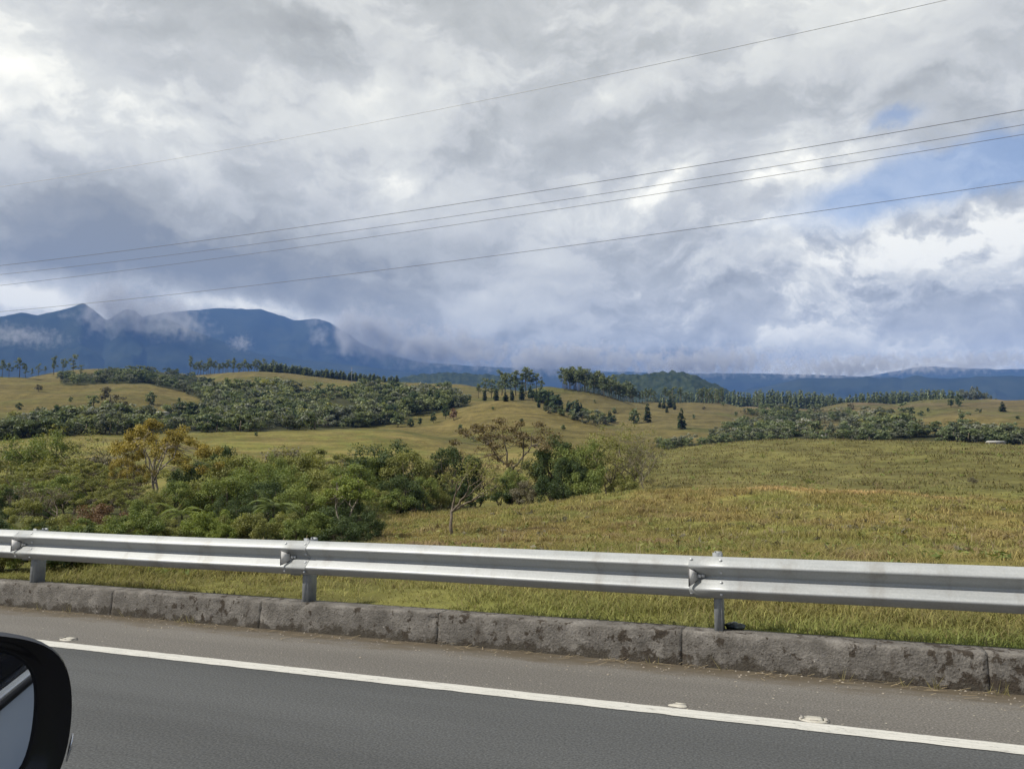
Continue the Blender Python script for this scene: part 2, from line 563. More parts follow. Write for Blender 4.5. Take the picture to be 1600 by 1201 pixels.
def hgt(x, y):
    return float(height(np.array([x]), np.array([y]))[0])


RS = np.exp(np.linspace(math.log(8), math.log(2600), 2200))


def hit(x, y, rmin=8.0):
    """where the line of sight through a photo point meets the ground"""
    d = ray(x, y)
    h = math.hypot(d[0], d[1])
    rs = RS[RS >= rmin]
    zz = EYE + rs * d[2] / h
    g = height(rs * d[0] / h, rs * d[1] / h)
    k = np.nonzero(g >= zz)[0]
    if len(k) == 0: return None
    r = rs[k[0]]
    return np.array([r * d[0] / h, r * d[1] / h, g[k[0]]])


def project(x, y, z):
    v = np.stack([x, y, z - EYE], -1)
    f = np.maximum(v @ CF, 1e-3)
    return 800 + FPX * v[..., 0] / f, 600.5 - FPX * (v @ CU) / f


def in_poly(px, py, poly):
    px = np.asarray(px, float); py = np.asarray(py, float)
    inside = np.zeros(px.shape, bool)
    n = len(poly)
    for i in range(n):
        x1, y1 = poly[i]; x2, y2 = poly[(i + 1) % n]
        c = ((y1 > py) != (y2 > py)) & (px < (x2 - x1) * (py - y1) / ((y2 - y1) if y2 != y1 else 1e-9) + x1)
        inside ^= c
    return inside


# where the woods stand (outline of the tree feet as seen in the photograph, used to find their place on the ground)
WOODS = {
    'valley': [(-60, 672), (0, 670), (60, 664), (120, 654), (180, 652), (250, 662), (318, 648), (328, 622), (400, 618), (430, 612), (470, 624), (560, 612),
               (640, 614), (720, 622), (735, 634), (700, 642), (650, 650), (610, 664), (560, 669), (440, 673), (300, 676), (100, 680), (0, 688), (-60, 690)],
    'knoll': [(92, 592), (140, 584), (200, 578), (262, 580), (332, 594), (336, 630), (318, 628), (285, 612), (230, 600), (160, 600), (98, 602)],
    'right': [(1020, 698), (1032, 690), (1090, 692), (1150, 680), (1200, 668), (1262, 674), (1308, 680), (1330, 660), (1385, 656), (1420, 664),
              (1440, 680), (1500, 672), (1535, 680), (1570, 686), (1660, 688), (1660, 706), (1400, 698), (1200, 696), (1060, 708)],
    'slope': [(1130, 676), (1150, 664), (1190, 656), (1240, 660), (1240, 668), (1180, 672), (1150, 682)],
    'back': [(1160, 646), (1190, 640), (1300, 642), (1330, 648), (1340, 660), (1262, 664), (1200, 656), (1190, 654)],
}


def cover_color(x, y):
    """colour of the plants that cover the ground at a place"""
    x = np.asarray(x, float); y = np.asarray(y, float)
    r = np.hypot(x, y)
    z = height(x, y)
    px, py = project(x, y, z)
    olive = np.array([0.150, 0.132, 0.036]); gold = np.array([0.182, 0.146, 0.052]); green = np.array([0.100, 0.112, 0.028])
    pink = np.array([0.165, 0.115, 0.066]); straw = np.array([0.235, 0.172, 0.070]); tan = np.array([0.185, 0.138, 0.076])
    under = np.array([0.050, 0.056, 0.022]); deep_green = np.array([0.055, 0.095, 0.018])
    f1 = fbm(x / 11, y / 11, 4, 21)[..., None]
    f2 = fbm(x / 2.6, y / 2.6, 4, 22)[..., None]
    f3 = fbm(x / 60, y / 60, 4, 23)[..., None]
    c = olive + (gold - olive) * np.clip(0.45 + 0.9 * f1 + 0.3 * f3, 0, 1)
    c = c + (green - c) * np.clip(0.25 + 1.0 * f2 - 0.5 * f1, 0, 0.85) * (1 - sstep(200, 320, r))[..., None]
    c = c + (pink - c) * np.clip(1.6 * fbm(x / 1.7, y / 1.7, 3, 24)[..., None] - 0.30, 0, 0.8) * (1 - sstep(35, 70, r))[..., None]
    # second pasture on the right is greener, hills farther away are drier
    k = (sstep(75, 95, r) * (1 - sstep(230, 280, r)) * sstep(900, 1050, px))[..., None]
    c = c + (np.array([0.112, 0.106, 0.036]) - c) * k * 0.8
    c = c + (gold * 0.95 - c) * (sstep(230, 300, r) * 0.6)[..., None]
    c = c + (tan - c) * (sstep(420, 700, r) * sstep(900, 1300, px) * 0.9)[..., None]
    # belt of dry grass along the near crest
    b = np.exp(-((r - (66 + 5 * fbm(x / 14, y / 14, 2, 31))) / 6.5) ** 2) * sstep(960, 1150, px)
    c = c + (straw - c) * np.clip(b * (0.75 + 0.9 * f2[..., 0] + 0.4 * f1[..., 0]), 0, 0.9)[..., None]
    # darker, greener strip along the back of the kerb
    n = x * NV[0] + y * NV[1]
    s = x * UV[0] + y * UV[1]
    lz = (1 - sstep(NK + 0.5, NK + 1.3 + 0.4 * f2[..., 0], n)) * sstep(-3.0, 1.5, s + 2.5 * fbm(x / 3, y / 3, 2, 41))
    c = c + (deep_green - c) * (lz * 0.8)[..., None]
    vg = 0.5 * (1 - sstep(NK + 0.8, NK + 3.5, n + 0.8 * f2[..., 0])) * (n > NK)
    c = c + (np.array([0.105, 0.125, 0.030]) - c) * vg[..., None]
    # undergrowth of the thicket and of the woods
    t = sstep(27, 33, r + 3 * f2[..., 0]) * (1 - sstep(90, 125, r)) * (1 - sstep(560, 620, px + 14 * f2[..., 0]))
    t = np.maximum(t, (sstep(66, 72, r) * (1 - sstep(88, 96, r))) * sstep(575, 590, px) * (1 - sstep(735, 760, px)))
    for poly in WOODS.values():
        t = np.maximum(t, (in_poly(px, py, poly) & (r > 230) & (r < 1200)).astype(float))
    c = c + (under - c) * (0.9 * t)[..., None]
    e = (sstep(455, 500, r) * (1 - sstep(800, 900, r)) * sstep(780, 830, px))[..., None]      # the hill behind is a cooler, greyer pasture
    c = c + (np.array([0.150, 0.128, 0.052]) - c) * e * 0.6
    f4 = fbm(x / 60, y / 60, 3, 26)[..., None] + 0.25 * fbm(x / 20, y / 20, 3, 27)[..., None]
    c = c + (green - c) * np.clip(1.6 * f4, 0, 0.6) * (sstep(200, 300, r) * (1 - t))[..., None]
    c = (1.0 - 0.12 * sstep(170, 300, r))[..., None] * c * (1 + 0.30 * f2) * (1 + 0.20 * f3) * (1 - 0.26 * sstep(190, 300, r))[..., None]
    return np.clip(c, 0.01, 1)


def build_terrain():
    rr = np.exp(np.concatenate([np.linspace(math.log(1.2), math.log(30), 170)[:-1], np.linspace(math.log(30), math.log(1300), 330)[:-1],
                                np.linspace(math.log(1300), math.log(14000), 50)]))
    a_in = np.radians(np.arange(-40, 40.01, 0.18))
    a_out = np.radians(np.arange(43, 317.1, 2.5))
    aa = np.concatenate([a_in, a_out])
    A, Rr = np.meshgrid(aa, rr)
    X, Y = Rr * np.sin(A), Rr * np.cos(A)
    Z = height(X, Y)
    V = np.stack([X, Y, Z], -1).reshape(-1, 3)
    m, k = len(rr), len(aa)
    i, j = np.meshgrid(np.arange(m - 1), np.arange(k), indexing='ij')
    j2 = (j + 1) % k
    F = np.stack([i * k + j, (i + 1) * k + j, (i + 1) * k + j2, i * k + j2], -1).reshape(-1, 4)
    V = np.vstack([V, [[0, 0, -0.25]]])
    c = np.stack([np.full(k, len(V) - 1), np.arange(k), (np.arange(k) + 1) % k], -1)
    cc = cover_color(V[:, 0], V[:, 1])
    mt, t, p, o = new_mat('pasture')
    v = objco(t)
    a = t.node('ShaderNodeAttribute', attribute_name='cover')
    row = t.vec('MULTIPLY', v, (0.10, 0.10, 2.6))             # trodden rows that follow the contours
    g1 = t.noise(v, 1.3, 6, 0.62)
    g2 = t.noise(row, 1.0, 5, 0.6, dist=0.4)
    g3 = t.noise(v, 0.12, 5, 0.6)
    fac = t.math('ADD', t.math('MULTIPLY', g1, 0.7), t.math('ADD', t.math('MULTIPLY', g2, 0.7), t.math('MULTIPLY', g3, 0.5)))
    row2 = t.noise(t.vec('MULTIPLY', v, (0.022, 0.022, 0.55)), 1.0, 6, 0.65, dist=0.5)
    fac = t.math('ADD', fac, t.math('MULTIPLY', t.math('SUBTRACT', row2, 0.5), 0.7))
    spot = t.noise(v, 0.45, 3, 0.6)
    fac = t.math('SUBTRACT', fac, t.math('MULTIPLY', t.smooth(spot, 0.60, 0.70), 0.16))
    shade = t.ramp(fac, [(0.60, 0.55), (0.95, 1.0), (1.2, 1.34)])
    t.put(p.inputs['Base Color'], t.mix(1.0, a.outputs['Color'], shade, 'MULTIPLY'))
    p.inputs['Roughness'].default_value = 0.9
    p.inputs['Specular IOR Level'].default_value = 0.1
    b = t.node('ShaderNodeBump'); b.inputs['Strength'].default_value = 0.75; b.inputs['Distance'].default_value = 0.5
    t.put(b.inputs['Height'], t.math('ADD', t.math('MULTIPLY', g2, 0.8), t.math('MULTIPLY', g1, 0.35)))
    t.nt.links.new(b.outputs[0], p.inputs['Normal'])
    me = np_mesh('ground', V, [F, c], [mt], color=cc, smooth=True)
    link('ground', me, kind='structure')


build_terrain()

# ------------------------------------------------------------------ mountains and far hills


def far_mat(name, c1, c2, scale):
    m, t, p, o = new_mat(name)
    v = objco(t)
    f = t.noise(v, scale, 6, 0.6)
    t.put(p.inputs['Base Color'], t.ramp(f, [(0.35, c1), (0.65, c2)]))
    p.inputs['Roughness'].default_value = 0.95
    p.inputs['Specular IOR Level'].default_value = 0.0
    return m


far_mat('mountain_forest', (0.016, 0.024, 0.014), (0.036, 0.044, 0.024), 0.004)
far_mat('hill_forest', (0.016, 0.026, 0.013), (0.05, 0.062, 0.030), 0.05)


def ridge(name, pts, r0, front, backd, mat, seed, rough=0.14, canopy=0.0, step=3.0, zbase=60.0, rows=34):
    xs = np.arange(pts[0][0], pts[-1][0] + 0.1, step)
    ys = np.interp(xs, [q[0] for q in pts], [q[1] for q in pts])
    ys = ys + 1.3 * fbm(xs / 17, xs * 0 + seed, 4, seed)
    dirs = np.array([ray(x, 600) for x in xs]); hd = dirs[:, :2] / np.linalg.norm(dirs[:, :2], axis=1, keepdims=True)
    sl_ = np.array([slope_px(x, y) for x, y in zip(xs, ys)])
    t = np.concatenate([np.linspace(-1, 0, rows), np.linspace(0, 1, 10)[1:]])
    V = []
    for tt in t:
        r = r0 + (tt * front if tt < 0 else tt * backd)
        X, Y = hd[:, 0] * r, hd[:, 1] * r
        zc = EYE + sl_ * r0
        q = 1 - abs(tt)
        h = zbase + (zc - zbase) * q ** 1.15
        rid = 1 - np.abs(fbm(X / (front * 0.28), Y / (front * 0.28), 5, seed + 3)) * 2
        h = h + (zc - zbase) * rough * rid * 4 * abs(tt) * q * (1 if tt < 0 else 0.5) - (zc - zbase) * rough * 1.4 * abs(tt) * q
        if canopy: h = h + canopy * fbm(X / 14, Y / 14, 3, seed + 9)
        V.append(np.stack([X, Y, h], -1))
    k = len(xs); m = len(t)
    V = np.array(V).reshape(-1, 3)
    i, j = np.meshgrid(np.arange(m - 1), np.arange(k - 1), indexing='ij')
    F = np.stack([i * k + j, i * k + j + 1, (i + 1) * k + j + 1, (i + 1) * k + j], -1).reshape(-1, 4)
    return link(name, np_mesh(name, V, [F], [mat], smooth=True), kind='structure')


ridge('mountain', [(-420, 560), (-250, 520), (-100, 503), (0, 493), (25, 487), (50, 492), (75, 487), (100, 480), (122, 473), (138, 481), (160, 500),
                   (190, 481), (205, 485), (225, 499), (260, 500), (320, 525), (360, 540), (400, 552), (460, 560), (560, 572), (700, 590)],
      8200, 2600, 1500, 'mountain_forest', 3)
ridge('mountain', [(180, 500), (250, 488), (285, 485), (340, 481), (380, 483), (402, 482), (430, 491), (455, 500), (490, 498), (510, 503), (540, 519),
                   (560, 533), (600, 552), (660, 566), (740, 572), (850, 576), (950, 580), (1100, 583), (1250, 584), (1400, 590), (1500, 610)],
      10000, 2500, 1000, 'mountain_forest', 7, step=4)
ridge('mountain', [(1080, 625), (1150, 612), (1210, 601), (1250, 591), (1340, 590), (1355, 587), (1375, 592), (1395, 588), (1410, 591), (1435, 586),
                   (1455, 590), (1480, 592), (1530, 588), (1600, 587), (1750, 580), (1950, 590)], 7600, 2000, 1200, 'mountain_forest', 12)
ridge('mountain', [(1340, 590), (1400, 580), (1440, 572), (1500, 574), (1560, 577), (1650, 574), (1900, 585)], 12300, 1800, 800, 'mountain_forest', 17, step=4)
ridge('wooded_hill', [(905, 606), (935, 592), (960, 585), (985, 585), (1010, 583), (1040, 581), (1058, 580), (1085, 586), (1105, 594), (1125, 603),
                      (1140, 611), (1165, 622), (1200, 640)], 2500, 420, 300, 'hill_forest', 23, rough=0.10, canopy=7, step=1.0, zbase=90, rows=46)
ridge('wooded_hill', [(560, 612), (620, 592), (660, 584), (690, 581), (720, 583), (760, 585), (800, 590), (860, 610)], 3600, 500, 300, 'hill_forest', 29,
      rough=0.1, canopy=7, step=1.5, zbase=90)

# ------------------------------------------------------------------ haze
hz, t, p, o = new_mat('haze_air')
t.nt.nodes.remove(p)
pv = t.node('ShaderNodeVolumePrincipled')
pv.inputs['Color'].default_value = (0.19, 0.395, 0.98, 1)
pv.inputs['Density'].default_value = 7.0e-5
pv.inputs['Anisotropy'].default_value = 0.0
t.nt.links.new(pv.outputs[0], o.inputs['Volume'])
mb = MB(); mb.box((-14600, -14600, -9.0), (14600, 14600, 2190))
hz_o = link('haze', mb.mesh('haze', [hz]), kind='stuff')

# clouds hanging on the mountain sides: soft volumes with their own depth


def low_cloud(x, y, r, wpx, hpx, dens, seed, deep=0.6, scale=3.2):
    c_ = at(x, y, r)
    a, b = wpx / FPX * r / 2, hpx / FPX * r / 2
    m, t, p, o = new_mat('cloud_vapour_%d' % seed)
    t.nt.nodes.remove(p)
    v = objco(t)
    d = t.vec('LENGTH', v)
    f = t.noise(t.vec('ADD', t.vec('MULTIPLY', v, (1.0 * a / b, 1.0, 1.0)), (seed * 3.7, 0, 0)), scale, 4, 0.55)
    q = t.math('SUBTRACT', t.math('MULTIPLY', f, 1.7), t.math('ADD', 0.25, t.math('MULTIPLY', d, 0.75)))
    vp = t.node('ShaderNodeVolumePrincipled')
    vp.inputs['Color'].default_value = (0.97, 0.97, 0.98, 1)
    t.put(vp.inputs['Density'], t.math('MULTIPLY', t.smooth(q, 0.0, 0.7), dens))
    t.nt.links.new(vp.outputs[0], o.inputs['Volume'])
    V, F = [], []
    nu, nv = 20, 10
    for i in range(nv + 1):
        ph = i / nv * math.pi
        for j in range(nu):
            th = j / nu * 2 * math.pi
            V.append((math.sin(ph) * math.cos(th), math.sin(ph) * math.sin(th), math.cos(ph)))
    for i in range(nv):
        for j in range(nu):
            F.append((i * nu + j, (i + 1) * nu + j, (i + 1) * nu + (j + 1) % nu, i * nu + (j + 1) % nu))
    o_ = link('low_cloud', np_mesh('low_cloud', np.array(V), [np.array(F)], [m]), kind='stuff', loc=tuple(c_), rot=(0, 0, math.atan2(-c_[0], c_[1])))
    o_.scale = (a, a * deep, b)


low_cloud(205, 492, 7600, 190, 100, 0.0055, 1)
low_cloud(172, 468, 7600, 90, 90, 0.0090, 2, scale=2.2)
low_cloud(268, 486, 7800, 110, 60, 0.0060, 12, scale=2.4)
low_cloud(25, 524, 6800, 170, 40, 0.0032, 3)
low_cloud(290, 512, 7000, 120, 60, 0.0035, 4)
low_cloud(376, 537, 7600, 50, 34, 0.0090, 5)
low_cloud(575, 522, 9200, 220, 110, 0.0065, 6, scale=2.2)
low_cloud(680, 546, 9200, 320, 80, 0.0060, 7, scale=2.2)
low_cloud(745, 555, 8600, 90, 36, 0.0070, 8)
low_cloud(880, 562, 9200, 360, 66, 0.0060, 9, scale=2.2)
low_cloud(1090, 566, 9200, 340, 56, 0.0060, 10, scale=2.2)
low_cloud(1330, 573, 9200, 320, 40, 0.0060, 11, scale=2.2)
low_cloud(1520, 566, 9600, 260, 34, 0.0035, 13, scale=2.2)

# ------------------------------------------------------------------ road, line, kerb


def asphalt(name, lo, hi, warm=None):
    m, t, p, o = new_mat(name)
    v = objco(t)
    st = t.vec('MULTIPLY', v, (0.6, 4.0, 1.0))                 # wear along the direction of travel
    a = t.noise(st, 1.6, 5, 0.6)
    b = t.math('ADD', t.math('MULTIPLY', t.noise(v, 140.0, 3, 0.7), 0.6), t.math('MULTIPLY', t.noise(v, 38.0, 4, 0.7), 0.4))
    g = t.noise(v, 0.7, 6, 0.65)
    fac = t.math('ADD', t.math('MULTIPLY', a, 0.22), t.math('ADD', t.math('MULTIPLY', b, 0.58)))
    c = t.ramp(fac, [(0.30, lo), (0.50, tuple((x + y) / 2 for x, y in zip(lo, hi))), (0.72, hi)])
    sp = t.noise(v, 75.0, 2, 0.6)
    c = t.mix(1.0, c, t.ramp(sp, [(0.34, 0.66), (0.5, 1.0), (0.66, 1.42)]), 'MULTIPLY')
    st2 = t.noise(t.vec('MULTIPLY', v, (0.12, 1.6, 1.0)), 1.0, 4, 0.6)
    c = t.mix(1.0, c, t.ramp(st2, [(0.35, 0.88), (0.65, 1.10)]), 'MULTIPLY')
    if warm:
        # dust and rotting grass gathered along the foot of the kerb
        sx = t.node('ShaderNodeSeparateXYZ'); t.put(sx.inputs[0], v)
        e = t.math('ADD', sx.outputs[1], t.math('MULTIPLY', t.math('SUBTRACT', t.noise(t.vec('MULTIPLY', v, (1.0, 3.0, 1.0)), 2.2, 6, 0.65), 0.5), 0.75))
        c = t.mix(t.smooth(e, NK - 0.42, NK - 0.05), c, warm)
        s = t.noise(v, 34.0, 2, 0.5)
        c = t.mix(t.smooth(s, 0.70, 0.74), c, (0.42, 0.38, 0.31))
    t.put(p.inputs['Base Color'], c)
    p.inputs['Roughness'].default_value = 0.85
    p.inputs['Specular IOR Level'].default_value = 0.25
    bump(t, p, b, 0.5, 0.006)


asphalt('asphalt', (0.030, 0.0315, 0.0325), (0.071, 0.074, 0.075))
asphalt('asphalt_shoulder', (0.069, 0.065, 0.059), (0.134, 0.126, 0.114), warm=(0.098, 0.080, 0.056))


def strip(name, n0, n1, z, mat, s0=-140, s1=140, kind='structure'):
    ss = np.linspace(s0, s1, 60)
    V = []
    for s in ss:
        V += [(s, n0, z), (s, n1, z)]
    F = [(2 * i, 2 * i + 2, 2 * i + 3, 2 * i + 1) for i in range(len(ss) - 1)]
    return link(name, np_mesh(name, np.array(V), [np.array(F)], [mat]), kind=kind, rot=(0, 0, ROT))


strip('road', -7.0, NL, 0.0, 'asphalt')
strip('road_shoulder', NL, NK + 0.09, 0.0, 'asphalt_shoulder')

m, t, p, o = new_mat('road_paint')
v = objco(t)
f = t.noise(t.vec('MULTIPLY', v, (0.5, 5.0, 1)), 9.0, 6, 0.7)
g = t.noise(v, 90.0, 3, 0.6)
c = t.ramp(t.math('ADD', t.math('MULTIPLY', f, 0.7), t.math('MULTIPLY', g, 0.3)), [(0.32, (0.22, 0.21, 0.19)), (0.43, (0.44, 0.435, 0.40)), (0.6, (0.56, 0.55, 0.51))])
wr = t.noise(t.vec('MULTIPLY', v, (0.7, 2.0, 1)), 16.0, 5, 0.7)
c = t.mix(t.math('MULTIPLY', t.smooth(wr, 0.60, 0.68), 0.8), c, (0.12, 0.118, 0.11))
t.put(p.inputs['Base Color'], c); p.inputs['Roughness'].default_value = 0.7
ss = np.arange(-60, 40, 0.02)
e0 = NL - 0.078 + 0.006 * fbm(ss * 8, ss * 0 + 1, 3, 51)
e1 = NL + 0.078 + 0.006 * fbm(ss * 8, ss * 0 + 7, 3, 52)
bite = fbm(ss * 5, ss * 0 + 3, 2, 53)
e0 = e0 + np.where(bite > 0.55, 0.02 * (bite - 0.55) / 0.45, 0)
V = np.zeros((len(ss) * 2, 3)); V[0::2, 0] = ss; V[0::2, 1] = e0; V[1::2, 0] = ss; V[1::2, 1] = e1; V[:, 2] = 0.004
F = np.array([(2 * i, 2 * i + 2, 2 * i + 3, 2 * i + 1) for i in range(len(ss) - 1)])
link('edge_line', np_mesh('edge_line', V, [F], ['road_paint']), kind='structure', rot=(0, 0, ROT))

m, t, p, o = new_mat('kerb_concrete')
v = objco(t)
sx = t.node('ShaderNodeSeparateXYZ'); t.put(sx.inputs[0], v)
g = t.noise(v, 5.0, 6, 0.65)
fine = t.noise(v, 60.0, 4, 0.6)
c = t.ramp(t.math('ADD', t.math('MULTIPLY', g, 0.7), t.math('MULTIPLY', fine, 0.3)),
           [(0.30, (0.062, 0.057, 0.050)), (0.50, (0.136, 0.126, 0.113)), (0.68, (0.248, 0.232, 0.210))])
# black lichen: ragged tide above the road and separate blotches higher up
tide = t.math('SUBTRACT', t.math('ADD', t.math('MULTIPLY', t.noise(v, 5.5, 8, 0.72), 0.52), -0.205), sx.outputs[2])
c = t.mix(t.math('MULTIPLY', t.smooth(tide, -0.015, 0.03), 0.85), c, (0.050, 0.043, 0.033))
bl = t.noise(v, 11.0, 5, 0.62)
patch = t.noise(v, 0.9, 2, 0.5)
c = t.mix(t.smooth(t.math('ADD', bl, t.math('MULTIPLY', patch, 0.42)), 0.765, 0.83), c, (0.052, 0.043, 0.034))
stk = t.noise(t.vec('MULTIPLY', v, (3.2, 3.2, 0.5)), 2.2, 5, 0.6)
c = t.mix(t.math('MULTIPLY', t.smooth(stk, 0.56, 0.70), 0.55), c, (0.060, 0.050, 0.040))
c = t.mix(t.smooth(t.noise(v, 26.0, 3, 0.5), 0.69, 0.72), c, (0.045, 0.038, 0.03))
c = t.mix(t.smooth(t.noise(v, 15.0, 4, 0.6), 0.70, 0.74), c, (0.42, 0.39, 0.34))
t.put(p.inputs['Base Color'], c)
p.inputs['Roughness'].default_value = 0.92
p.inputs['Specular IOR Level'].default_value = 0.15
bump(t, p, t.math('ADD', t.math('MULTIPLY', g, 0.8), t.math('MULTIPLY', fine, 0.45)), 0.9, 0.03)

kerb = link('kerb', None, kind='structure', rot=(0, 0, ROT))
js = [px_at_n(x, NK, 960)[0] for x in (-1500, -800, -330, -80, 172, 405, 683, 1064, 1540, 2100, 2700)]
js = [-60.0] + js + [9.0, 20.0, 40.0]
js = sorted(js)


def kerb_piece(s0, s1, k):
    L = s1 - s0
    nseg = max(4, min(240, int(L / 0.035)))
    s = np.linspace(s0 + 0.0015, s1 - 0.0015, nseg)
    prof = np.array([(0.0, -0.12), (0.004, 0.0), (0.010, 0.06), (0.014, 0.12), (0.020, 0.18), (0.026, KH - 0.022), (0.031, KH - 0.006), (0.046, KH - 0.001),
                     (0.11, KH), (0.19, KH), (KW - 0.012, KH - 0.004), (KW, KH - 0.02), (KW + 0.004, -0.12)])
    m = len(prof)
    S, I = np.meshgrid(s, np.arange(m), indexing='ij')
    N = NK + prof[I, 0]; Z = prof[I, 1] + 0.0
    rough = fbm(S * 3.1 + k * 7, Z * 9 + N * 6, 4, 61)
    chip = np.clip(fbm(S * 6.0 + k, I * 0.6, 3, 62) - 0.35, 0, 1) * 0.08
    rough = rough + 0.5 * fbm(S * 14 + k * 3, Z * 30 + N * 10, 3, 63)
    edge = ((I >= 4) & (I <= 8)).astype(float)
    endf = np.clip(1 - np.minimum(S - s0, s1 - S) / 0.02, 0, 1)
    N = N + (0.010 * rough + 0.0015 * endf + chip * edge) * (I < 9)
    Z = Z + np.where((I >= 5) & (I <= 11), 0.003 * rough - chip * edge * 0.7 - 0.001 * endf, 0)
    V = np.stack([S, N, Z], -1).reshape(-1, 3)
    i, j = np.meshgrid(np.arange(nseg - 1), np.arange(m - 1), indexing='ij')
    F = np.stack([i * m + j, (i + 1) * m + j, (i + 1) * m + j + 1, i * m + j + 1], -1).reshape(-1, 4)
    caps = [np.arange(m)[None, :], ((nseg - 1) * m + np.arange(m))[None, ::-1]]
    link('kerb_segment', np_mesh('kerb_segment', V, [F] + caps, ['kerb_concrete'], smooth=False), parent=kerb)


for k in range(len(js) - 1):
    kerb_piece(js[k], js[k + 1], k)

# ------------------------------------------------------------------ guardrail
m, t, p, o = new_mat('galvanised')
v = objco(t)
f = t.noise(t.vec('MULTIPLY', v, (0.4, 6, 6)), 5.0, 5, 0.6)
f2 = t.node('ShaderNodeTexVoronoi'); t.put(f2.inputs['Vector'], v); f2.inputs['Scale'].default_value = 70
t.put(p.inputs['Base Color'], t.ramp(t.math('ADD', t.math('MULTIPLY', f, 0.8), t.math('MULTIPLY', f2.outputs['Distance'], 0.3)),
                                     [(0.3, (0.32, 0.335, 0.335)), (0.75, (0.41, 0.425, 0.425))]))
gr = t.noise(t.vec('MULTIPLY', v, (2.5, 2.0, 0.6)), 2.0, 6, 0.65)
t.put(p.inputs['Base Color'], t.mix(t.math('MULTIPLY', t.smooth(gr, 0.50, 0.72), 0.48), p.inputs['Base Color'].links[0].from_socket, (0.22, 0.205, 0.18)))
p.inputs['Metallic'].default_value = 0.22
t.put(p.inputs['Roughness'], t.ramp(f, [(0.3, 0.42), (0.7, 0.55)]))
plain('galvanised_dull', (0.26, 0.275, 0.285), 0.55, 0.2, var=0.15, scale=18)
plain('delineator_grey', (0.62, 0.61, 0.59), 0.5, 0.0, var=0.06)
plain('delineator_edge', (0.10, 0.10, 0.10), 0.6)
plain('bolt_zinc', (0.55, 0.56, 0.56), 0.45, 0.3, var=0.05)

NR = NK + 0.015                      # plane of the beam's crests
s_p2, _ = px_at_n(483, NK + 0.16, 880)
s_p1, _ = px_at_n(60, NK + 0.16, 850)
s_p3, _ = px_at_n(1122, NK + 0.16, 905)
PITCH_S = (s_p3 - s_p1) / 2
print('post pitch', s_p1, s_p2, s_p3, PITCH_S, 'NK', NK, 'NL', NL)
_, z_top = px_at_n(800, NR + 0.05, 857)
_, z_bot = px_at_n(800, NR + 0.05, 916)
print('rail z', z_bot, z_top)
BH = z_top - z_bot
rail = link('guardrail', None, label='long galvanised steel W-beam guardrail on posts along the concrete kerb', cat='guardrail', rot=(0, 0, ROT))

# W profile: (depth behind the crest plane, fraction of the height from the top)
def wprofile():
    key = [(0.070, 0.0), (0.060, 0.010), (0.006, 0.185), (0.0, 0.215), (0.003, 0.250), (0.012, 0.275), (0.070, 0.455), (0.076, 0.475), (0.078, 0.50),
           (0.074, 0.53), (0.066, 0.555), (0.010, 0.725), (0.002, 0.755), (0.0, 0.785), (0.006, 0.815), (0.060, 0.985), (0.070, 1.0)]
    return np.array(key)


def beam(s0, s1, push):
    pr = wprofile()
    m = len(pr)
    ns = 14
    V = []
    for s in np.linspace(s0, s1, ns):
        wob = 0.004 * math.sin(s * 1.3)
        for side in (0.0, 0.004):
            for d, h in pr:
                V.append((s, NR + d + side - push, z_top - h * BH + wob))
    V = np.array(V)
    F = []
    for i in range(ns - 1):
        for j in range(m - 1):
            a, b = i * 2 * m, (i + 1) * 2 * m
            F.append((a + j, a + j + 1, b + j + 1, b + j))
            F.append((a + m + j, b + m + j, b + m + j + 1, a + m + j + 1))
    for a in (0, (ns - 1) * 2 * m):
        for j in range(m - 1):
            F.append((a + j, a + m + j, a + m + j + 1, a + j + 1))
    for i in range(ns - 1):
        a, b = i * 2 * m, (i + 1) * 2 * m
        F.append((a, b, b + m, a + m)); F.append((a + m - 1, a + 2 * m - 1, b + 2 * m - 1, b + m - 1))
    return link('rail_beam', np_mesh('rail_beam', V, [np.array(F)], ['galvanised'], smooth=False), parent=rail)


# post: C channel, 150 mm deep, 70 mm wide
def post_mesh():
    mb = MB()
    z0, z1 = KH - 0.06, z_top + 0.022
    n0 = NR + 0.092
    mb.box((0.024, n0, z0), (0.030, n0 + 0.14, z1 - 0.012))       # web
    mb.box((-0.030, n0, z0), (0.024, n0 + 0.006, z1))               # front flange
    mb.box((-0.030, n0 + 0.134, z0), (0.024, n0 + 0.14, z1))        # back flange
    mb.box((-0.030, n0 + 0.006, z0), (-0.024, n0 + 0.03, z1))         # lips
    mb.box((-0.030, n0 + 0.110, z0), (-0.024, n0 + 0.134, z1))
    return mb.mesh('post', ['galvanised_dull'])


def spacer_mesh():
    mb = MB()
    mb.box((-0.16, NR + 0.0835, z_bot - 0.012), (-0.05, NR + 0.0905, z_bot + 0.06))
    mb.box((-0.045, NR + 0.0805, z_bot + 0.01), (0.045, NR + 0.0915, z_top - 0.02))
    return mb.mesh('mounting_plate', ['galvanised_dull'])


def delineator_mesh():
    # trapezoid plate, long edge towards the road, turned a little towards oncoming traffic
    a = math.radians(31)
    ex = np.array([-math.sin(a), -math.cos(a), 0.0])
    mid = np.array([-0.035, NR + 0.052, z_top - 0.50 * BH])
    nr = np.cross(ex, [0, 0, 1])
    def plate(i0, w0, h0, w1, h1, th, off):
        vs = []
        for sgn in (-1, 1):
            for (w_, h_) in ((w0, -h0), (w1, -h1), (w1, h1), (w0, h0)):
                vs.append(mid + ex * w_ + np.array([0, 0, h_]) + nr * (sgn * th + off))
        return vs
    q = [(0, 1, 2, 3), (7, 6, 5, 4), (0, 4, 5, 1), (1, 5, 6, 2), (2, 6, 7, 3), (3, 7, 4, 0)]
    return plate, q


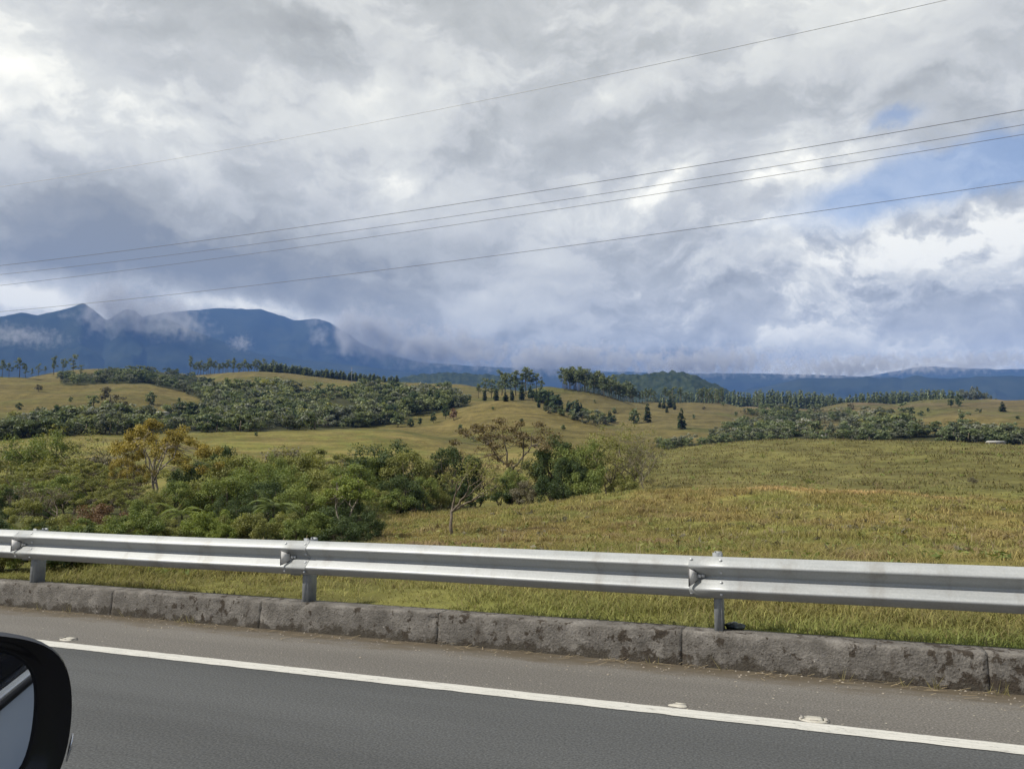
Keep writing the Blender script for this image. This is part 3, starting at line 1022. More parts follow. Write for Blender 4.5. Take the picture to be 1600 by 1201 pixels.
PM, SM = post_mesh(), spacer_mesh()
plate, q6 = delineator_mesh()
mb = MB(); mb.add(plate(0, 0.0, 0.034, 0.098, 0.070, 0.003, 0.0), q6); DEL_M = mb.mesh('delineator', ['delineator_edge'])
mb = MB(); mb.add(plate(0, 0.006, 0.030, 0.092, 0.062, 0.0012, 0.0045), q6); mb.add(plate(0, 0.006, 0.030, 0.092, 0.062, 0.0012, -0.0045), q6)
DELF_M = mb.mesh('reflector_face', ['delineator_grey'])
mb = MB()
mb.box((-0.032, NR + 0.046, z_top - 0.535 * BH), (-0.006, NR + 0.054, z_top - 0.455 * BH))
mb.box((-0.004, NR + 0.050, z_top - 0.52 * BH), (0.020, NR + 0.070, z_top - 0.455 * BH))
BRK_M = mb.mesh('bracket', ['bolt_zinc'])


def bolt_mesh():
    V, q, t_ = [], [], []
    k = 8
    for (rr_, y) in ((0.0125, 0.0), (0.0105, -0.006), (0.006, -0.0095)):
        for j in range(k):
            a = j / k * 2 * math.pi
            V.append((rr_ * math.cos(a), y, rr_ * math.sin(a)))
    V.append((0, -0.0105, 0))
    for i in range(2):
        for j in range(k):
            q.append((i * k + j, i * k + (j + 1) % k, (i + 1) * k + (j + 1) % k, (i + 1) * k + j))
    for j in range(k):
        t_.append((2 * k + j, 2 * k + (j + 1) % k, 3 * k))
    return np_mesh('bolt', np.array(V), [np.array(q), np.array(t_)], ['bolt_zinc'], smooth=True)


BOLT = bolt_mesh()
posts_s = [s_p1 + k * PITCH_S for k in range(-6, 0)] + [s_p1, s_p2, s_p3] + [s_p3 + k * PITCH_S for k in range(1, 4)]
for k, s in enumerate(posts_s):
    link('post', PM, rail, loc=(s, 0, 0))
    link('mounting_plate', SM, rail, loc=(s, 0, 0))
    off = -0.11
    d = link('delineator', DEL_M, rail, loc=(s + off, 0, 0))
    link('reflector_face', DELF_M, d)
    link('bracket', BRK_M, rail, loc=(s + off, 0, 0))
    if k < len(posts_s) - 1:
        beam(s - 0.20, posts_s[k + 1] + 0.06, 0.0 if k % 2 else 0.0045)
    for ds in (-0.185, 0.035):
        for hfrac in (0.085, 0.62, 0.90, 0.385):
            dpt = np.interp(hfrac, wprofile()[:, 1], wprofile()[:, 0])
            tilt = 0.75 if hfrac in (0.085, 0.62) else -0.75
            link('bolt', BOLT, rail, loc=(s + ds, NR + dpt - 0.0062, z_top - hfrac * BH), rot=(-tilt, 0, 0))

# ------------------------------------------------------------------ power lines
plain('wire_metal', (0.11, 0.115, 0.13), 0.6, 0.2)
plain('wire_pale', (0.45, 0.47, 0.50), 0.5, 0.3)


def wire(pts, rad, n_guess, mat, label):
    """pts: three photo points on one wire; it hangs in a vertical plane parallel to the road"""
    q = [px_at_n(x, n_guess, y) for x, y in pts]
    co = np.polyfit([a for a, _ in q], [b for _, b in q], 2)
    co[0] = max(co[0], 0.0006)
    s = np.linspace(q[0][0] - 14, q[-1][0] + 10, 90)
    z = np.polyval(co, s)
    mb = MB()
    mb.tube(np.stack([s, np.full_like(s, n_guess), z], -1), rad, 6)
    link('power_line', mb.mesh('power_line', [mat], smooth=True), label=label, cat='power line', group='power lines strung along the road', rot=(0, 0, ROT))


wire([(0, 415), (800, 305.5), (1600, 172)], 0.0075, 21.0, 'wire_metal', 'dark power line, uppermost of the three close together wires')
wire([(0, 429), (800, 324.5), (1600, 195)], 0.0065, 21.8, 'wire_metal', 'dark power line, middle one of the three close together wires')
wire([(0, 446), (800, 338), (1600, 210)], 0.0065, 22.6, 'wire_metal', 'dark power line, lowest of the three close together wires')
wire([(0, 487), (800, 396), (1600, 283)], 0.0065, 21.8, 'wire_metal', 'single dark power line hanging lowest, just over the mountains')
wire([(0, 292), (800, 148), (1480, 0)], 0.0055, 15.0, 'wire_pale', 'thin pale power line crossing high in the clouds')

# ------------------------------------------------------------------ plants


def leaves(cl, rad, n_per, L, Wd, g, flat=0.0, shell=0.45, up=0.55, tint_var=0.5):
    """clusters cl (k,3) with radii rad (k,3); returns V, F, tint of leaf quads"""
    cl = np.asarray(cl, float); k = len(cl)
    rad = np.broadcast_to(np.asarray(rad, float), (k, 3))
    n = k * n_per
    d = g.normal(size=(n, 3)); d /= np.linalg.norm(d, axis=1, keepdims=True)
    q = g.random(n) ** shell
    ci = np.repeat(np.arange(k), n_per)
    pos = cl[ci] + rad[ci] * d * q[:, None]
    nrm = d * 0.55 + np.array([0, 0, up]) + g.normal(size=(n, 3)) * 0.45
    nrm /= np.linalg.norm(nrm, axis=1, keepdims=True)
    tg = np.cross(nrm, g.normal(size=(n, 3))); tg /= np.linalg.norm(tg, axis=1, keepdims=True) + 1e-9
    bt = np.cross(nrm, tg)
    sz = (0.6 + 0.8 * g.random(n))[:, None]
    V = np.empty((n, 4, 3))
    V[:, 0] = pos - tg * L * 0.5 * sz
    V[:, 1] = pos + bt * Wd * 0.5 * sz + nrm * Wd * 0.18 * sz
    V[:, 2] = pos + tg * L * 0.5 * sz
    V[:, 3] = pos - bt * Wd * 0.5 * sz + nrm * Wd * 0.18 * sz
    F = np.arange(n * 4).reshape(n, 4)
    tint = np.clip(0.5 + (g.random(k)[ci] - 0.5) * tint_var + (g.random(n) - 0.5) * 0.42, 0, 1)
    return V.reshape(-1, 3), F, np.repeat(tint, 4)


def limb(mb, a, b, r0, r1, g, sag=0.12, k=5, n=6):
    a, b = np.asarray(a, float), np.asarray(b, float)
    t_ = np.linspace(0, 1, n)[:, None]
    L = np.linalg.norm(b - a)
    mid = g.normal(size=3) * L * sag
    pts = a + (b - a) * t_ + mid * (4 * t_ * (1 - t_)) * 0.5 + np.array([0, 0, -L * 0.05]) * (t_ * (1 - t_)) * 4
    pts[1:-1] += g.normal(size=(n - 2, 3)) * L * 0.025
    mb.tube(pts, np.linspace(r0, r1, n), k, cap=False)
    return pts


def envelope(kind, g, n):
    """cluster centres for a tree one unit tall"""
    out_ = []
    while len(out_) < n:
        p_ = g.uniform(-1, 1, 3)
        d = np.linalg.norm(p_)
        if kind == 'dense':
            if d > 1 or d < 0.35: continue
            out_.append((p_[0] * 0.44, p_[1] * 0.44, 0.55 + p_[2] * 0.40))
        elif kind == 'umbrella':
            rr_ = math.hypot(p_[0], p_[1])
            if rr_ > 1: continue
            out_.append((p_[0] * 0.62, p_[1] * 0.62, 0.95 - 0.30 * rr_ ** 2 - 0.22 * g.random() ** 2))
        elif kind == 'bush':
            if d > 1 or p_[2] < -0.2: continue
            out_.append((p_[0] * 0.70, p_[1] * 0.70, 0.30 + max(p_[2], -0.15) * 0.60))
        elif kind == 'sparse':
            if d > 1: continue
            out_.append((p_[0] * 0.42, p_[1] * 0.42, 0.56 + p_[2] * 0.42))
        elif kind == 'slender':
            rr_ = math.hypot(p_[0], p_[1])
            if rr_ > 1: continue
            out_.append((p_[0] * 0.40, p_[1] * 0.40, 0.88 - 0.22 * rr_ - 0.14 * g.random()))
    return np.array(out_)


def make_tree(kind, seed, H=5.0, ncl=26, nper=150, cr=(0.12, 0.12, 0.09), leaf=(0.20, 0.10), trunk_r=0.028, fork=0.32, shell=0.45, stems=1, twig=0):
    g = np.random.default_rng(seed)
    cl = envelope(kind, g, ncl)
    crr = np.array(cr) * (0.75 + 0.5 * g.random((ncl, 1)))
    # uneven outline: some clusters pushed out, some dropped lower
    cl[:, :2] *= (0.85 + 0.35 * g.random((ncl, 1)))
    V, F, tint = leaves(cl * H, crr * H, nper, leaf[0], leaf[1], g, shell=shell)
    mb = MB()
    for s_ in range(stems):
        base = np.array([g.normal() * 0.03 * (stems > 1), g.normal() * 0.03 * (stems > 1), -0.03])
        top = np.array([g.normal() * 0.06 + (s_ - (stems - 1) / 2) * 0.18, g.normal() * 0.06, fork])
        pts = limb(mb, base * H, top * H, trunk_r * H, trunk_r * H * 0.7, g, 0.06, 7, 7)
        mine = [i for i in range(ncl) if i % stems == s_]
        mains = []
        nm = 4
        for j in range(nm):
            a = (j + g.random() * 0.6) / nm * 2 * math.pi
            tgt = np.array([math.cos(a) * 0.22, math.sin(a) * 0.22, fork + 0.22 + 0.12 * g.random()]) * H
            pts2 = limb(mb, pts[-1] if j % 2 else pts[-2], tgt, trunk_r * H * 0.55, trunk_r * H * 0.28, g, 0.14, 5, 6)
            mains.append(pts2)
        for i in mine:
            tgt = cl[i] * H
            best = min(((np.linalg.norm(pp - tgt) + 0.25 * abs(min(0, tgt[2] - pp[2])), mi, pi) for mi, m_ in enumerate(mains) for pi, pp in enumerate(m_[2:], 2)), key=lambda q: q[0])
            st = mains[best[1]][best[2]]
            limb(mb, st, tgt, trunk_r * H * 0.22, trunk_r * H * 0.06, g, 0.10, 4, 5)
            for _ in range(twig):
                limb(mb, tgt, tgt + g.normal(size=3) * np.array(cr) * H * 1.1, trunk_r * H * 0.05, trunk_r * H * 0.02, g, 0.1, 3, 3)
    TV, TQ, TT = mb.arrays()
    return dict(H=H, crown=(V, F, tint), trunk=(TV, TQ, TT))


def make_fern(seed, H=2.2, nf=20):
    g = np.random.default_rng(seed)
    V, F, ti = [], [], []
    n = 0
    g0 = g.random(nf)
    for f_ in range(nf):
        a = f_ / nf * 2 * math.pi + g.random() * 0.4
        L = 1.5 * (0.8 + 0.4 * g.random())
        out_ = np.array([math.cos(a), math.sin(a), 0]); side = np.array([-out_[1], out_[0], 0])
        lift = 0.15 + 1.0 * g.random()
        tt = np.linspace(0.08, 1, 18)
        for i in range(len(tt) - 1):
            t_ = tt[i]
            pz = H * 0.8 + L * (lift * t_ - (0.55 + 0.6 * g0[f_]) * t_ * t_)
            pos = out_ * L * t_ + np.array([0, 0, pz])
            wl = 0.40 * math.sin(math.pi * min(1, t_ * 0.85 + 0.12)) + 0.04
            for sg in (-1, 1):
                tip = pos + side * sg * wl + out_ * 0.10 + np.array([0, 0, -0.10 * wl * 2])
                e = out_ * 0.035
                V += [pos - e, (pos + tip) / 2 - e * 1.3, tip, (pos + tip) / 2 + e * 1.3]
                F.append((n, n + 1, n + 2, n + 3)); n += 4
                ti += [0.5 + 0.3 * (g.random() - 0.5)] * 4
    mb = MB()
    mb.tube([(0, 0, -0.1), (0.03, 0, H * 0.4), (0, 0.02, H * 0.8)], [0.09, 0.07, 0.06], 6)
    TV, TQ, TT = mb.arrays()
    return dict(H=H, crown=(np.array(V), np.array(F), np.array(ti)), trunk=(TV, TQ, TT))


def make_bare(seed, H=4.3):
    g = np.random.default_rng(seed)
    mb = MB()
    ends = []

    def grow(a, d, L, r, depth):
        b = a + d * L
        pts = limb(mb, a, b, r, r * 0.66, g, 0.10, 6 if depth < 2 else 4, 6)
        if depth >= 5: ends.append(b); return
        kids = 2 if depth else 3
        for j in range(kids):
            nd = d + g.normal(size=3) * np.array([0.75, 0.5, 0.45]) * (0.8 if depth else 1.0)
            nd[2] = max(nd[2], 0.02 if depth > 1 else 0.45)
            nd /= np.linalg.norm(nd)
            grow(pts[-1], nd, L * (0.62 + 0.25 * g.random()), r * 0.62, depth + 1)
        if depth > 1: ends.append(b)
    grow(np.array([0.10, 0, -0.1]), np.array([-0.10, 0, 0.99]), 0.34 * H, 0.029 * H, 0)
    TV, TQ, TT = mb.arrays()
    z = TV[:, 2].max()
    TV = TV * (H / z)
    V, F, ti = leaves(np.array(ends) * (H / z), (0.30, 0.30, 0.20), 20, 0.10, 0.05, g)
    return dict(H=H, crown=(V, F, ti), trunk=(TV, TQ, TT))


PROTO = {
    'dense': [make_tree('dense', s, 5.0, 40, 270, (0.13, 0.13, 0.10), (0.15, 0.075)) for s in (1, 2, 3, 4)],
    'umbrella': [make_tree('umbrella', s, 6.0, 46, 140, (0.085, 0.085, 0.045), (0.15, 0.075), 0.022, 0.42, 0.6, 1, 1) for s in (11, 12, 13)] + [make_tree('umbrella', 14, 6.5, 66, 190, (0.085, 0.085, 0.05), (0.16, 0.08), 0.02, 0.45, 0.6, 2, 1)],
    'bush': [make_tree('bush', s, 2.6, 34, 220, (0.17, 0.17, 0.13), (0.13, 0.065), 0.022, 0.14, 0.5, 2) for s in (21, 22, 23, 24)],
    'sparse': [make_tree('sparse', s, 5.5, 60, 56, (0.09, 0.09, 0.07), (0.12, 0.05), 0.013, 0.25, 0.9, 2, 3) for s in (31, 32, 33)],
    'slender': [make_tree('slender', s, 5.0, 24, 230, (0.12, 0.12, 0.075), (0.15, 0.075), 0.016, 0.55, 0.55, 2) for s in (41, 42)],
    'fern': [make_fern(s) for s in (51, 52)],
    'bare': [make_bare(62, 4.3), make_bare(65, 3.6)],
}
CACHE = {}


def part_mesh(pr, part, mat, key):
    kk = (key, part, mat)
    if kk not in CACHE:
        if part == 'crown':
            V, F, ti = pr['crown']
            CACHE[kk] = np_mesh(part, V, [F], [mat], tint=ti)
        else:
            V, Q, T_ = pr['trunk']
            CACHE[kk] = np_mesh(part, V, [Q, T_], [mat], smooth=True)
    return CACHE[kk]


def plant(kind, var, leafm, barkm, x, r, ytop, label, cat='tree', name=None, group=None, wide=1.0, rot=None, lean=0.0):
    p_ = at(x, ytop, r)
    g = hgt(p_[0], p_[1])
    H = p_[2] - g
    if H < 0.4:
        print('too low', label, x, r, ytop, H); H = 0.6
    pr = PROTO[kind][var % len(PROTO[kind])]
    topz = max(pr['crown'][0][:, 2].max(), pr['trunk'][0][:, 2].max())
    sc = H / topz
    root = link(name or {'bush': 'bush', 'fern': 'tree_fern'}.get(kind, 'tree'), None, label=label, cat=cat, group=group, loc=(p_[0], p_[1], g - 0.03),
                rot=(lean, 0, random.uniform(0, 6.28) if rot is None else rot))
    root.scale = (sc * wide, sc * wide, sc)
    link('trunk' if kind not in ('bush',) else 'stems', part_mesh(pr, 'trunk', barkm, (kind, var % len(PROTO[kind]))), root)
    link('crown', part_mesh(pr, 'crown', leafm, (kind, var % len(PROTO[kind]))), root)
    return root


ORD = ['first', 'second', 'third', 'fourth', 'fifth', 'sixth', 'seventh', 'eighth', 'ninth', 'tenth', 'eleventh', 'twelfth', 'thirteenth', 'fourteenth',
       'fifteenth', 'sixteenth', 'seventeenth', 'eighteenth', 'nineteenth', 'twentieth', 'twenty-first', 'twenty-second', 'twenty-third', 'twenty-fourth']


def by_x(xs, phrase):
    order = sorted(range(len(xs)), key=lambda k: xs[k])
    rank = {k: n for n, k in enumerate(order)}
    return ['%s from the left of the %s' % (ORD[rank[k]], phrase) for k in range(len(xs))]


# --- left thicket, one plant after another
plant('umbrella', 3, 'leaf_yellow', 'bark_pale', 250, 62, 652, 'tall yellow leaved tree with bare trunk rising over the thicket', wide=0.80, rot=2.0)
plant('umbrella', 1, 'leaf_yellow', 'bark', 205, 60, 700, 'smaller yellow tree at the left foot of the tall yellow one', wide=0.5)
plant('dense', 0, 'leaf_mid', 'bark', 66, 92, 668, 'round green tree alone before the golden hill at far left', wide=0.85)
plant('sparse', 0, 'leaf_olive', 'bark', 128, 96, 664, 'wispy olive tree between the round green tree and the yellow tree', wide=1.5)
plant('sparse', 1, 'leaf_grey', 'bark', 172, 96, 676, 'wispy brownish tree just left of the tall yellow tree', wide=1.4)
plant('sparse', 2, 'leaf_grey', 'bark', 22, 98, 685, 'thin brown tree at the left edge beside the round green tree', wide=1.4)
plant('bush', 0, 'leaf_dark', 'bark', 352, 92, 694, 'small dark green shrub standing alone behind the thicket', 'shrub', wide=0.62)
plant('dense', 1, 'leaf_dark', 'bark_dark', 302, 66, 718, 'dark tree in shade right of the tall yellow trunk', wide=0.9)
plant('dense', 2, 'leaf_mid', 'bark', 433, 62, 702, 'bright green treetop sticking out of the middle of the thicket', wide=0.5)
rows = [
    ('umbrella', 'leaf_olive', 20, 78, 735), ('umbrella', 'leaf_olive', 75, 76, 722), ('umbrella', 'leaf_olive', 118, 74, 714), ('umbrella', 'leaf_olive', 165, 74, 722),
    ('sparse', 'leaf_grey', 200, 78, 712), ('bush', 'leaf_olive', 10, 88, 716), ('bush', 'leaf_olive', 100, 88, 708), ('bush', 'leaf_grey', 160, 90, 706),
    ('dense', 'leaf_olive', 335, 70, 718), ('dense', 'leaf_olive', 372, 68, 708), ('dense', 'leaf_mid', 400, 64, 712), ('dense', 'leaf_olive', 470, 66, 706),
    ('dense', 'leaf_olive', 505, 66, 716), ('dense', 'leaf_mid', 545, 64, 722), ('sparse', 'leaf_grey', 530, 84, 712), ('sparse', 'leaf_olive', 470, 92, 692),
    ('sparse', 'leaf_grey', 555, 88, 706), ('umbrella', 'leaf_olive', 300, 76, 706), ('bush', 'leaf_grey', 450, 92, 696), ('umbrella', 'leaf_olive', 500, 90, 700),
]
LB = by_x([q[2] for q in rows], 'olive treetops crowding the back of the thicket')
for k, (kd, lm, x, r, yt) in enumerate(rows):
    plant(kd, k, lm, 'bark', x, r, yt, LB[k], cat='tree' if kd != 'bush' else 'shrub',
          group='olive treetops at the back of the thicket', wide=1.15)
rows = [
    ('dense', 'leaf_dark', 18, 56, 760), ('umbrella', 'leaf_mid', 55, 55, 744), ('dense', 'leaf_mid', 100, 58, 738), ('umbrella', 'leaf_olive', 150, 56, 740),
    ('umbrella', 'leaf_olive', 195, 56, 742), ('dense', 'leaf_olive', 238, 52, 764), ('dense', 'leaf_mid', 275, 54, 748), ('dense', 'leaf_olive', 318, 56, 738),
    ('dense', 'leaf_mid', 352, 54, 742), ('dense', 'leaf_mid', 392, 56, 728), ('dense', 'leaf_dark', 420, 50, 748), ('dense', 'leaf_mid', 455, 56, 724),
    ('dense', 'leaf_olive', 492, 56, 730), ('dense', 'leaf_mid', 470, 48, 752), ('umbrella', 'leaf_olive', 540, 52, 742), ('dense', 'leaf_dark', 360, 46, 770),
    ('dense', 'leaf_mid', 215, 48, 778), ('dense', 'leaf_dark', 60, 48, 780), ('umbrella', 'leaf_olive', 165, 50, 762),
]
LB = by_x([q[2] for q in rows], 'leafy green trees in the middle of the thicket')
for k, (kd, lm, x, r, yt) in enumerate(rows):
    plant(kd, k + 1, lm, 'bark', x, r, yt, LB[k],
          group='leafy trees in the middle of the thicket', wide=1.05)
plant('bare', 1, 'leaf_grey', 'bark_grey', 98, 44, 748, 'grey leafless tree with spreading twigs in the left thicket', wide=1.1, rot=1.0)
plant('slender', 0, 'leaf_olive', 'bark_pale', 45, 43, 772, 'thin pale trunked tree near the left end of the thicket', wide=0.9)
plant('bush', 1, 'leaf_rust', 'bark', 152, 42, 784, 'rusty brown bush among the green bushes at left', 'shrub', wide=0.95)
plant('fern', 0, 'leaf_lime', 'bark_dark', 285, 40, 784, 'bright tree fern with fronds catching sun above lime bushes', 'tree fern', wide=1.0)
plant('fern', 1, 'leaf_mid', 'bark_dark', 428, 41, 764, 'larger green tree fern with drooping fronds in the thicket', 'tree fern', wide=0.95)
plant('fern', 0, 'leaf_dark', 'bark_dark', 168, 38, 812, 'dark drooping fern beside the rusty brown bush', 'tree fern', wide=0.9)
plant('slender', 1, 'leaf_lime', 'bark_pale', 540, 43, 738, 'tree with forked white trunks at the right end of thicket', wide=1.0, rot=0.3)
plant('bush', 2, 'leaf_dark', 'bark_dark', 545, 44, 768, 'dark green shrub behind the forked white trunks', 'shrub', wide=0.9)
plant('sparse', 2, 'leaf_olive', 'bark', 590, 43, 782, 'thin yellowish sapling at the edge of the open grass', wide=0.9)
plant('bush', 3, 'leaf_dark', 'bark_dark', 572, 41, 796, 'lowest dark shrub where the thicket meets the open grass', 'shrub', wide=0.8)
front = [('leaf_dark', -5, 806), ('leaf_olive', 30, 802), ('leaf_dark', 62, 812), ('leaf_olive', 92, 800), ('leaf_mid', 128, 806), ('leaf_mid', 196, 800), ('leaf_mid', 222, 792),
         ('leaf_olive', 252, 806), ('leaf_lime', 305, 798), ('leaf_lime', 338, 794), ('leaf_lime', 365, 806), ('leaf_olive', 372, 800), ('leaf_olive', 402, 798),
         ('leaf_mid', 425, 808), ('leaf_olive', 448, 796), ('leaf_mid', 470, 806), ('leaf_mid', 492, 796), ('leaf_dark', 512, 808), ('leaf_dark', 532, 804), ('leaf_lime', 320, 812), ('leaf_lime', 350, 816)]
LB = by_x([q[1] for q in front], 'low sunlit bushes lining the front of thicket')
for k, (lm, x, yt) in enumerate(front):
    plant('bush', k, lm, 'bark', x, 36 + 3 * random.random(), yt, LB[k], 'shrub',
          group='bushes along the front of the thicket', wide=0.95)
for k, (x, yt, lm) in enumerate([(-25, 842, 'leaf_mid'), (5, 838, 'leaf_olive'), (28, 850, 'leaf_mid'), (85, 846, 'leaf_dark'), (108, 848, 'leaf_mid'), (130, 858, 'leaf_dark'), (148, 866, 'leaf_mid')]):
    lab_ = '%s from the left of the leafy weed bushes behind the kerb' % ORD[k]
    plant('bush', k, lm, 'bark', x, (NK + 0.85 + 0.12 * k) / float(ray(x, yt)[:2] @ NV / np.linalg.norm(ray(x, yt)[:2])), yt, lab_, 'shrub',
          group='weed bushes right behind the kerb', wide=0.8)

# --- middle group on the near knoll
plant('dense', 0, 'leaf_dark', 'bark_dark', 603, 80, 683, 'tallest dark green tree of the clump left of the bare tree', wide=1.1)
plant('dense', 1, 'leaf_olive', 'bark', 640, 76, 703, 'olive green tree between the dark tree and the bare tree')
plant('dense', 2, 'leaf_dark', 'bark_dark', 628, 70, 738, 'leafy tree with lit top and deep shade over the grass edge', wide=1.2)
plant('dense', 3, 'leaf_mid', 'bark', 662, 72, 742, 'low leafy tree directly left of the bare tree', wide=0.95)
plant('sparse', 0, 'leaf_grey', 'bark', 672, 84, 705, 'grey twiggy tree behind the bare tree', wide=1.2)
plant('dense', 1, 'leaf_dark', 'bark_dark', 703, 82, 696, 'dark rounded treetop above and behind the bare tree', wide=0.9)
plant('dense', 3, 'leaf_dark', 'bark_dark', 735, 84, 710, 'small dark tree at the right side of the bare tree', wide=0.65)
plant('sparse', 1, 'leaf_olive', 'bark', 700, 78, 730, 'thin olive tree seen through the branches of the bare tree', wide=1.1)
plant('bare', 0, 'leaf_olive', 'bark_grey', 707, 44, 712, 'almost bare gnarled tree standing alone in the grass', wide=1.0, rot=0.0)
plant('umbrella', 2, 'leaf_brown', 'bark', 797, 88, 647, 'wide open tree with brownish flat leaf layers', wide=1.05)
plant('sparse', 2, 'leaf_brown', 'bark', 750, 86, 690, 'thin brown tree at the left foot of the wide open tree', wide=1.1)
plant('bush', 0, 'leaf_dark', 'bark_dark', 778, 80, 745, 'dark bush below the wide open brownish tree', 'shrub', wide=0.85)
plant('bush', 2, 'leaf_grey', 'bark', 822, 78, 748, 'pale greyish bush right of the dark bush on knoll', 'shrub', wide=0.8)
plant('sparse', 0, 'leaf_olive', 'bark', 828, 84, 705, 'thin olive tree between the brownish tree and the darkest tree', wide=1.0)
plant('dense', 2, 'leaf_dark', 'bark_dark', 868, 84, 678, 'darkest dense tree in the middle of the knoll', wide=0.95)
plant('dense', 0, 'leaf_mid', 'bark', 908, 82, 684, 'green sunlit tree joined to the right of darkest tree', wide=0.85)
plant('bush', 1, 'leaf_dark', 'bark_dark', 862, 76, 738, 'black green shrub at the foot of the darkest tree', 'shrub', wide=0.75)
plant('bush', 3, 'leaf_mid', 'bark', 912, 78, 732, 'round green shrub in front of the sunlit tree', 'shrub', wide=0.7)
plant('sparse', 1, 'leaf_olive', 'bark_pale', 985, 86, 648, 'tall feathery olive tree at the right end of knoll', wide=1.0)
plant('sparse', 2, 'leaf_olive', 'bark', 948, 84, 674, 'feathery tree between the sunlit tree and tallest feathery one', wide=1.0)
plant('sparse', 0, 'leaf_grey', 'bark_pale', 1005, 84, 684, 'sparse greyish tree lowest at the right of feathery trees', wide=0.9)
plant('bush', 2, 'leaf_olive', 'bark', 1262, 92, 747, 'small green bush on the open right pasture', 'shrub', wide=0.8)
plant('bush', 0, 'leaf_grey', 'bark', 1520, 98, 744, 'small greyish bush alone on the pasture at right', 'shrub', wide=0.8)

plant('dense', 3, 'leaf_mid', 'bark', 580, 78, 712, 'green tree at the left end of the clump behind the grass edge', wide=0.9)
plant('bush', 1, 'leaf_mid', 'bark', 618, 68, 762, 'green shrub low in front of the clump left of the bare tree', 'shrub', wide=1.0)
plant('bush', 2, 'leaf_dark', 'bark_dark', 650, 69, 768, 'dark shrub in deep shade at the foot of the clump', 'shrub', wide=1.0)
plant('bush', 3, 'leaf_olive', 'bark', 690, 74, 758, 'olive shrub behind the trunk of the bare tree', 'shrub', wide=0.9)
plant('bush', 0, 'leaf_dark', 'bark_dark', 718, 76, 752, 'dark shrub right behind the limbs of the bare tree', 'shrub', wide=0.8)
plant('dense', 2, 'leaf_mid', 'bark', 800, 80, 728, 'green tree filling the space under the wide open tree', wide=0.8)
plant('dense', 1, 'leaf_dark', 'bark_dark', 888, 80, 712, 'dark lower tree filling the middle of the darkest pair', wide=0.9)
plant('sparse', 0, 'leaf_olive', 'bark', 965, 88, 662, 'fine leaved olive tree in the feathery row, second tallest', wide=1.2)
plant('bush', 2, 'leaf_olive', 'bark', 975, 82, 738, 'olive shrub at the foot of the feathery trees', 'shrub', wide=0.9)

# ------------------------------------------------------------------ far trees (one mesh each)


def far_broad(seed, H=8.0, ncl=10, nper=30, leafL=0.125):
    g = np.random.default_rng(seed)
    cl = envelope('dense', g, ncl) * np.array([1.15, 1.15, 1.0])
    V, F, ti = leaves(cl * H, np.array([0.17, 0.17, 0.13]) * H, nper, leafL * H, leafL * 0.62 * H, g, shell=0.5, up=0.5, tint_var=0.4)
    mb = MB(); mb.tube([(0, 0, -0.3), (0.02 * H, 0, 0.3 * H), (0, 0.02 * H, 0.6 * H)], [0.035 * H, 0.03 * H, 0.015 * H], 5)
    return H, V, F, ti, mb.arrays()


def far_round(seed, H=5.0):
    g = np.random.default_rng(seed)
    n = 14
    cl = []
    while len(cl) < n:
        q = g.uniform(-1, 1, 3)
        if 0.3 < np.linalg.norm(q) < 1: cl.append((q[0] * 0.27, q[1] * 0.27, 0.52 + q[2] * 0.36))
    V, F, ti = leaves(np.array(cl) * H, np.array([0.15, 0.15, 0.14]) * H, 16, 0.16 * H, 0.10 * H, g, shell=0.5, up=0.4, tint_var=0.5)
    mb = MB(); mb.tube([(0, 0, -0.3), (0.01 * H, 0, 0.2 * H), (0, 0.02 * H, 0.6 * H)], [0.03 * H, 0.025 * H, 0.012 * H], 5)
    return H, V, F, ti, mb.arrays()


def far_conifer(seed, H=8.0, wd=0.24):
    g = np.random.default_rng(seed)
    V, F, ti, n = [], [], [], 0
    for z in np.linspace(0.10, 0.97, 15):
        Rz = wd * (1 - z) ** 0.6 * min(1.0, 0.45 + z * 2.4) + 0.02
        k = max(4, int(11 * (1 - z)) + 3)
        for j in range(k):
            a = (j + g.random()) / k * 2 * math.pi
            o_ = np.array([math.cos(a), math.sin(a), 0]); s_ = np.array([-o_[1], o_[0], 0])
            rr_ = Rz * (0.45 + 0.95 * g.random()); zz = z + 0.03 * g.normal()
            b = np.array([0, 0, zz]); tip = o_ * rr_ + np.array([0, 0, zz - 0.05 + 0.03 * g.normal()])
            md = o_ * rr_ * 0.6 + np.array([0, 0, zz + 0.012])
            wv = s_ * (0.05 + 0.25 * Rz)
            V += [b * H, (md + wv) * H, tip * H, (md - wv) * H]
            F.append((n, n + 1, n + 2, n + 3)); n += 4
            q = 0.5 + 0.6 * (g.random() - 0.5); ti += [q] * 4
    mb = MB(); mb.tube([(0, 0, -0.3), (0, 0, 0.5 * H), (0, 0, H)], [0.022 * H, 0.014 * H, 0.003 * H], 5)
    return H, np.array(V), np.array(F), np.array(ti), mb.arrays()


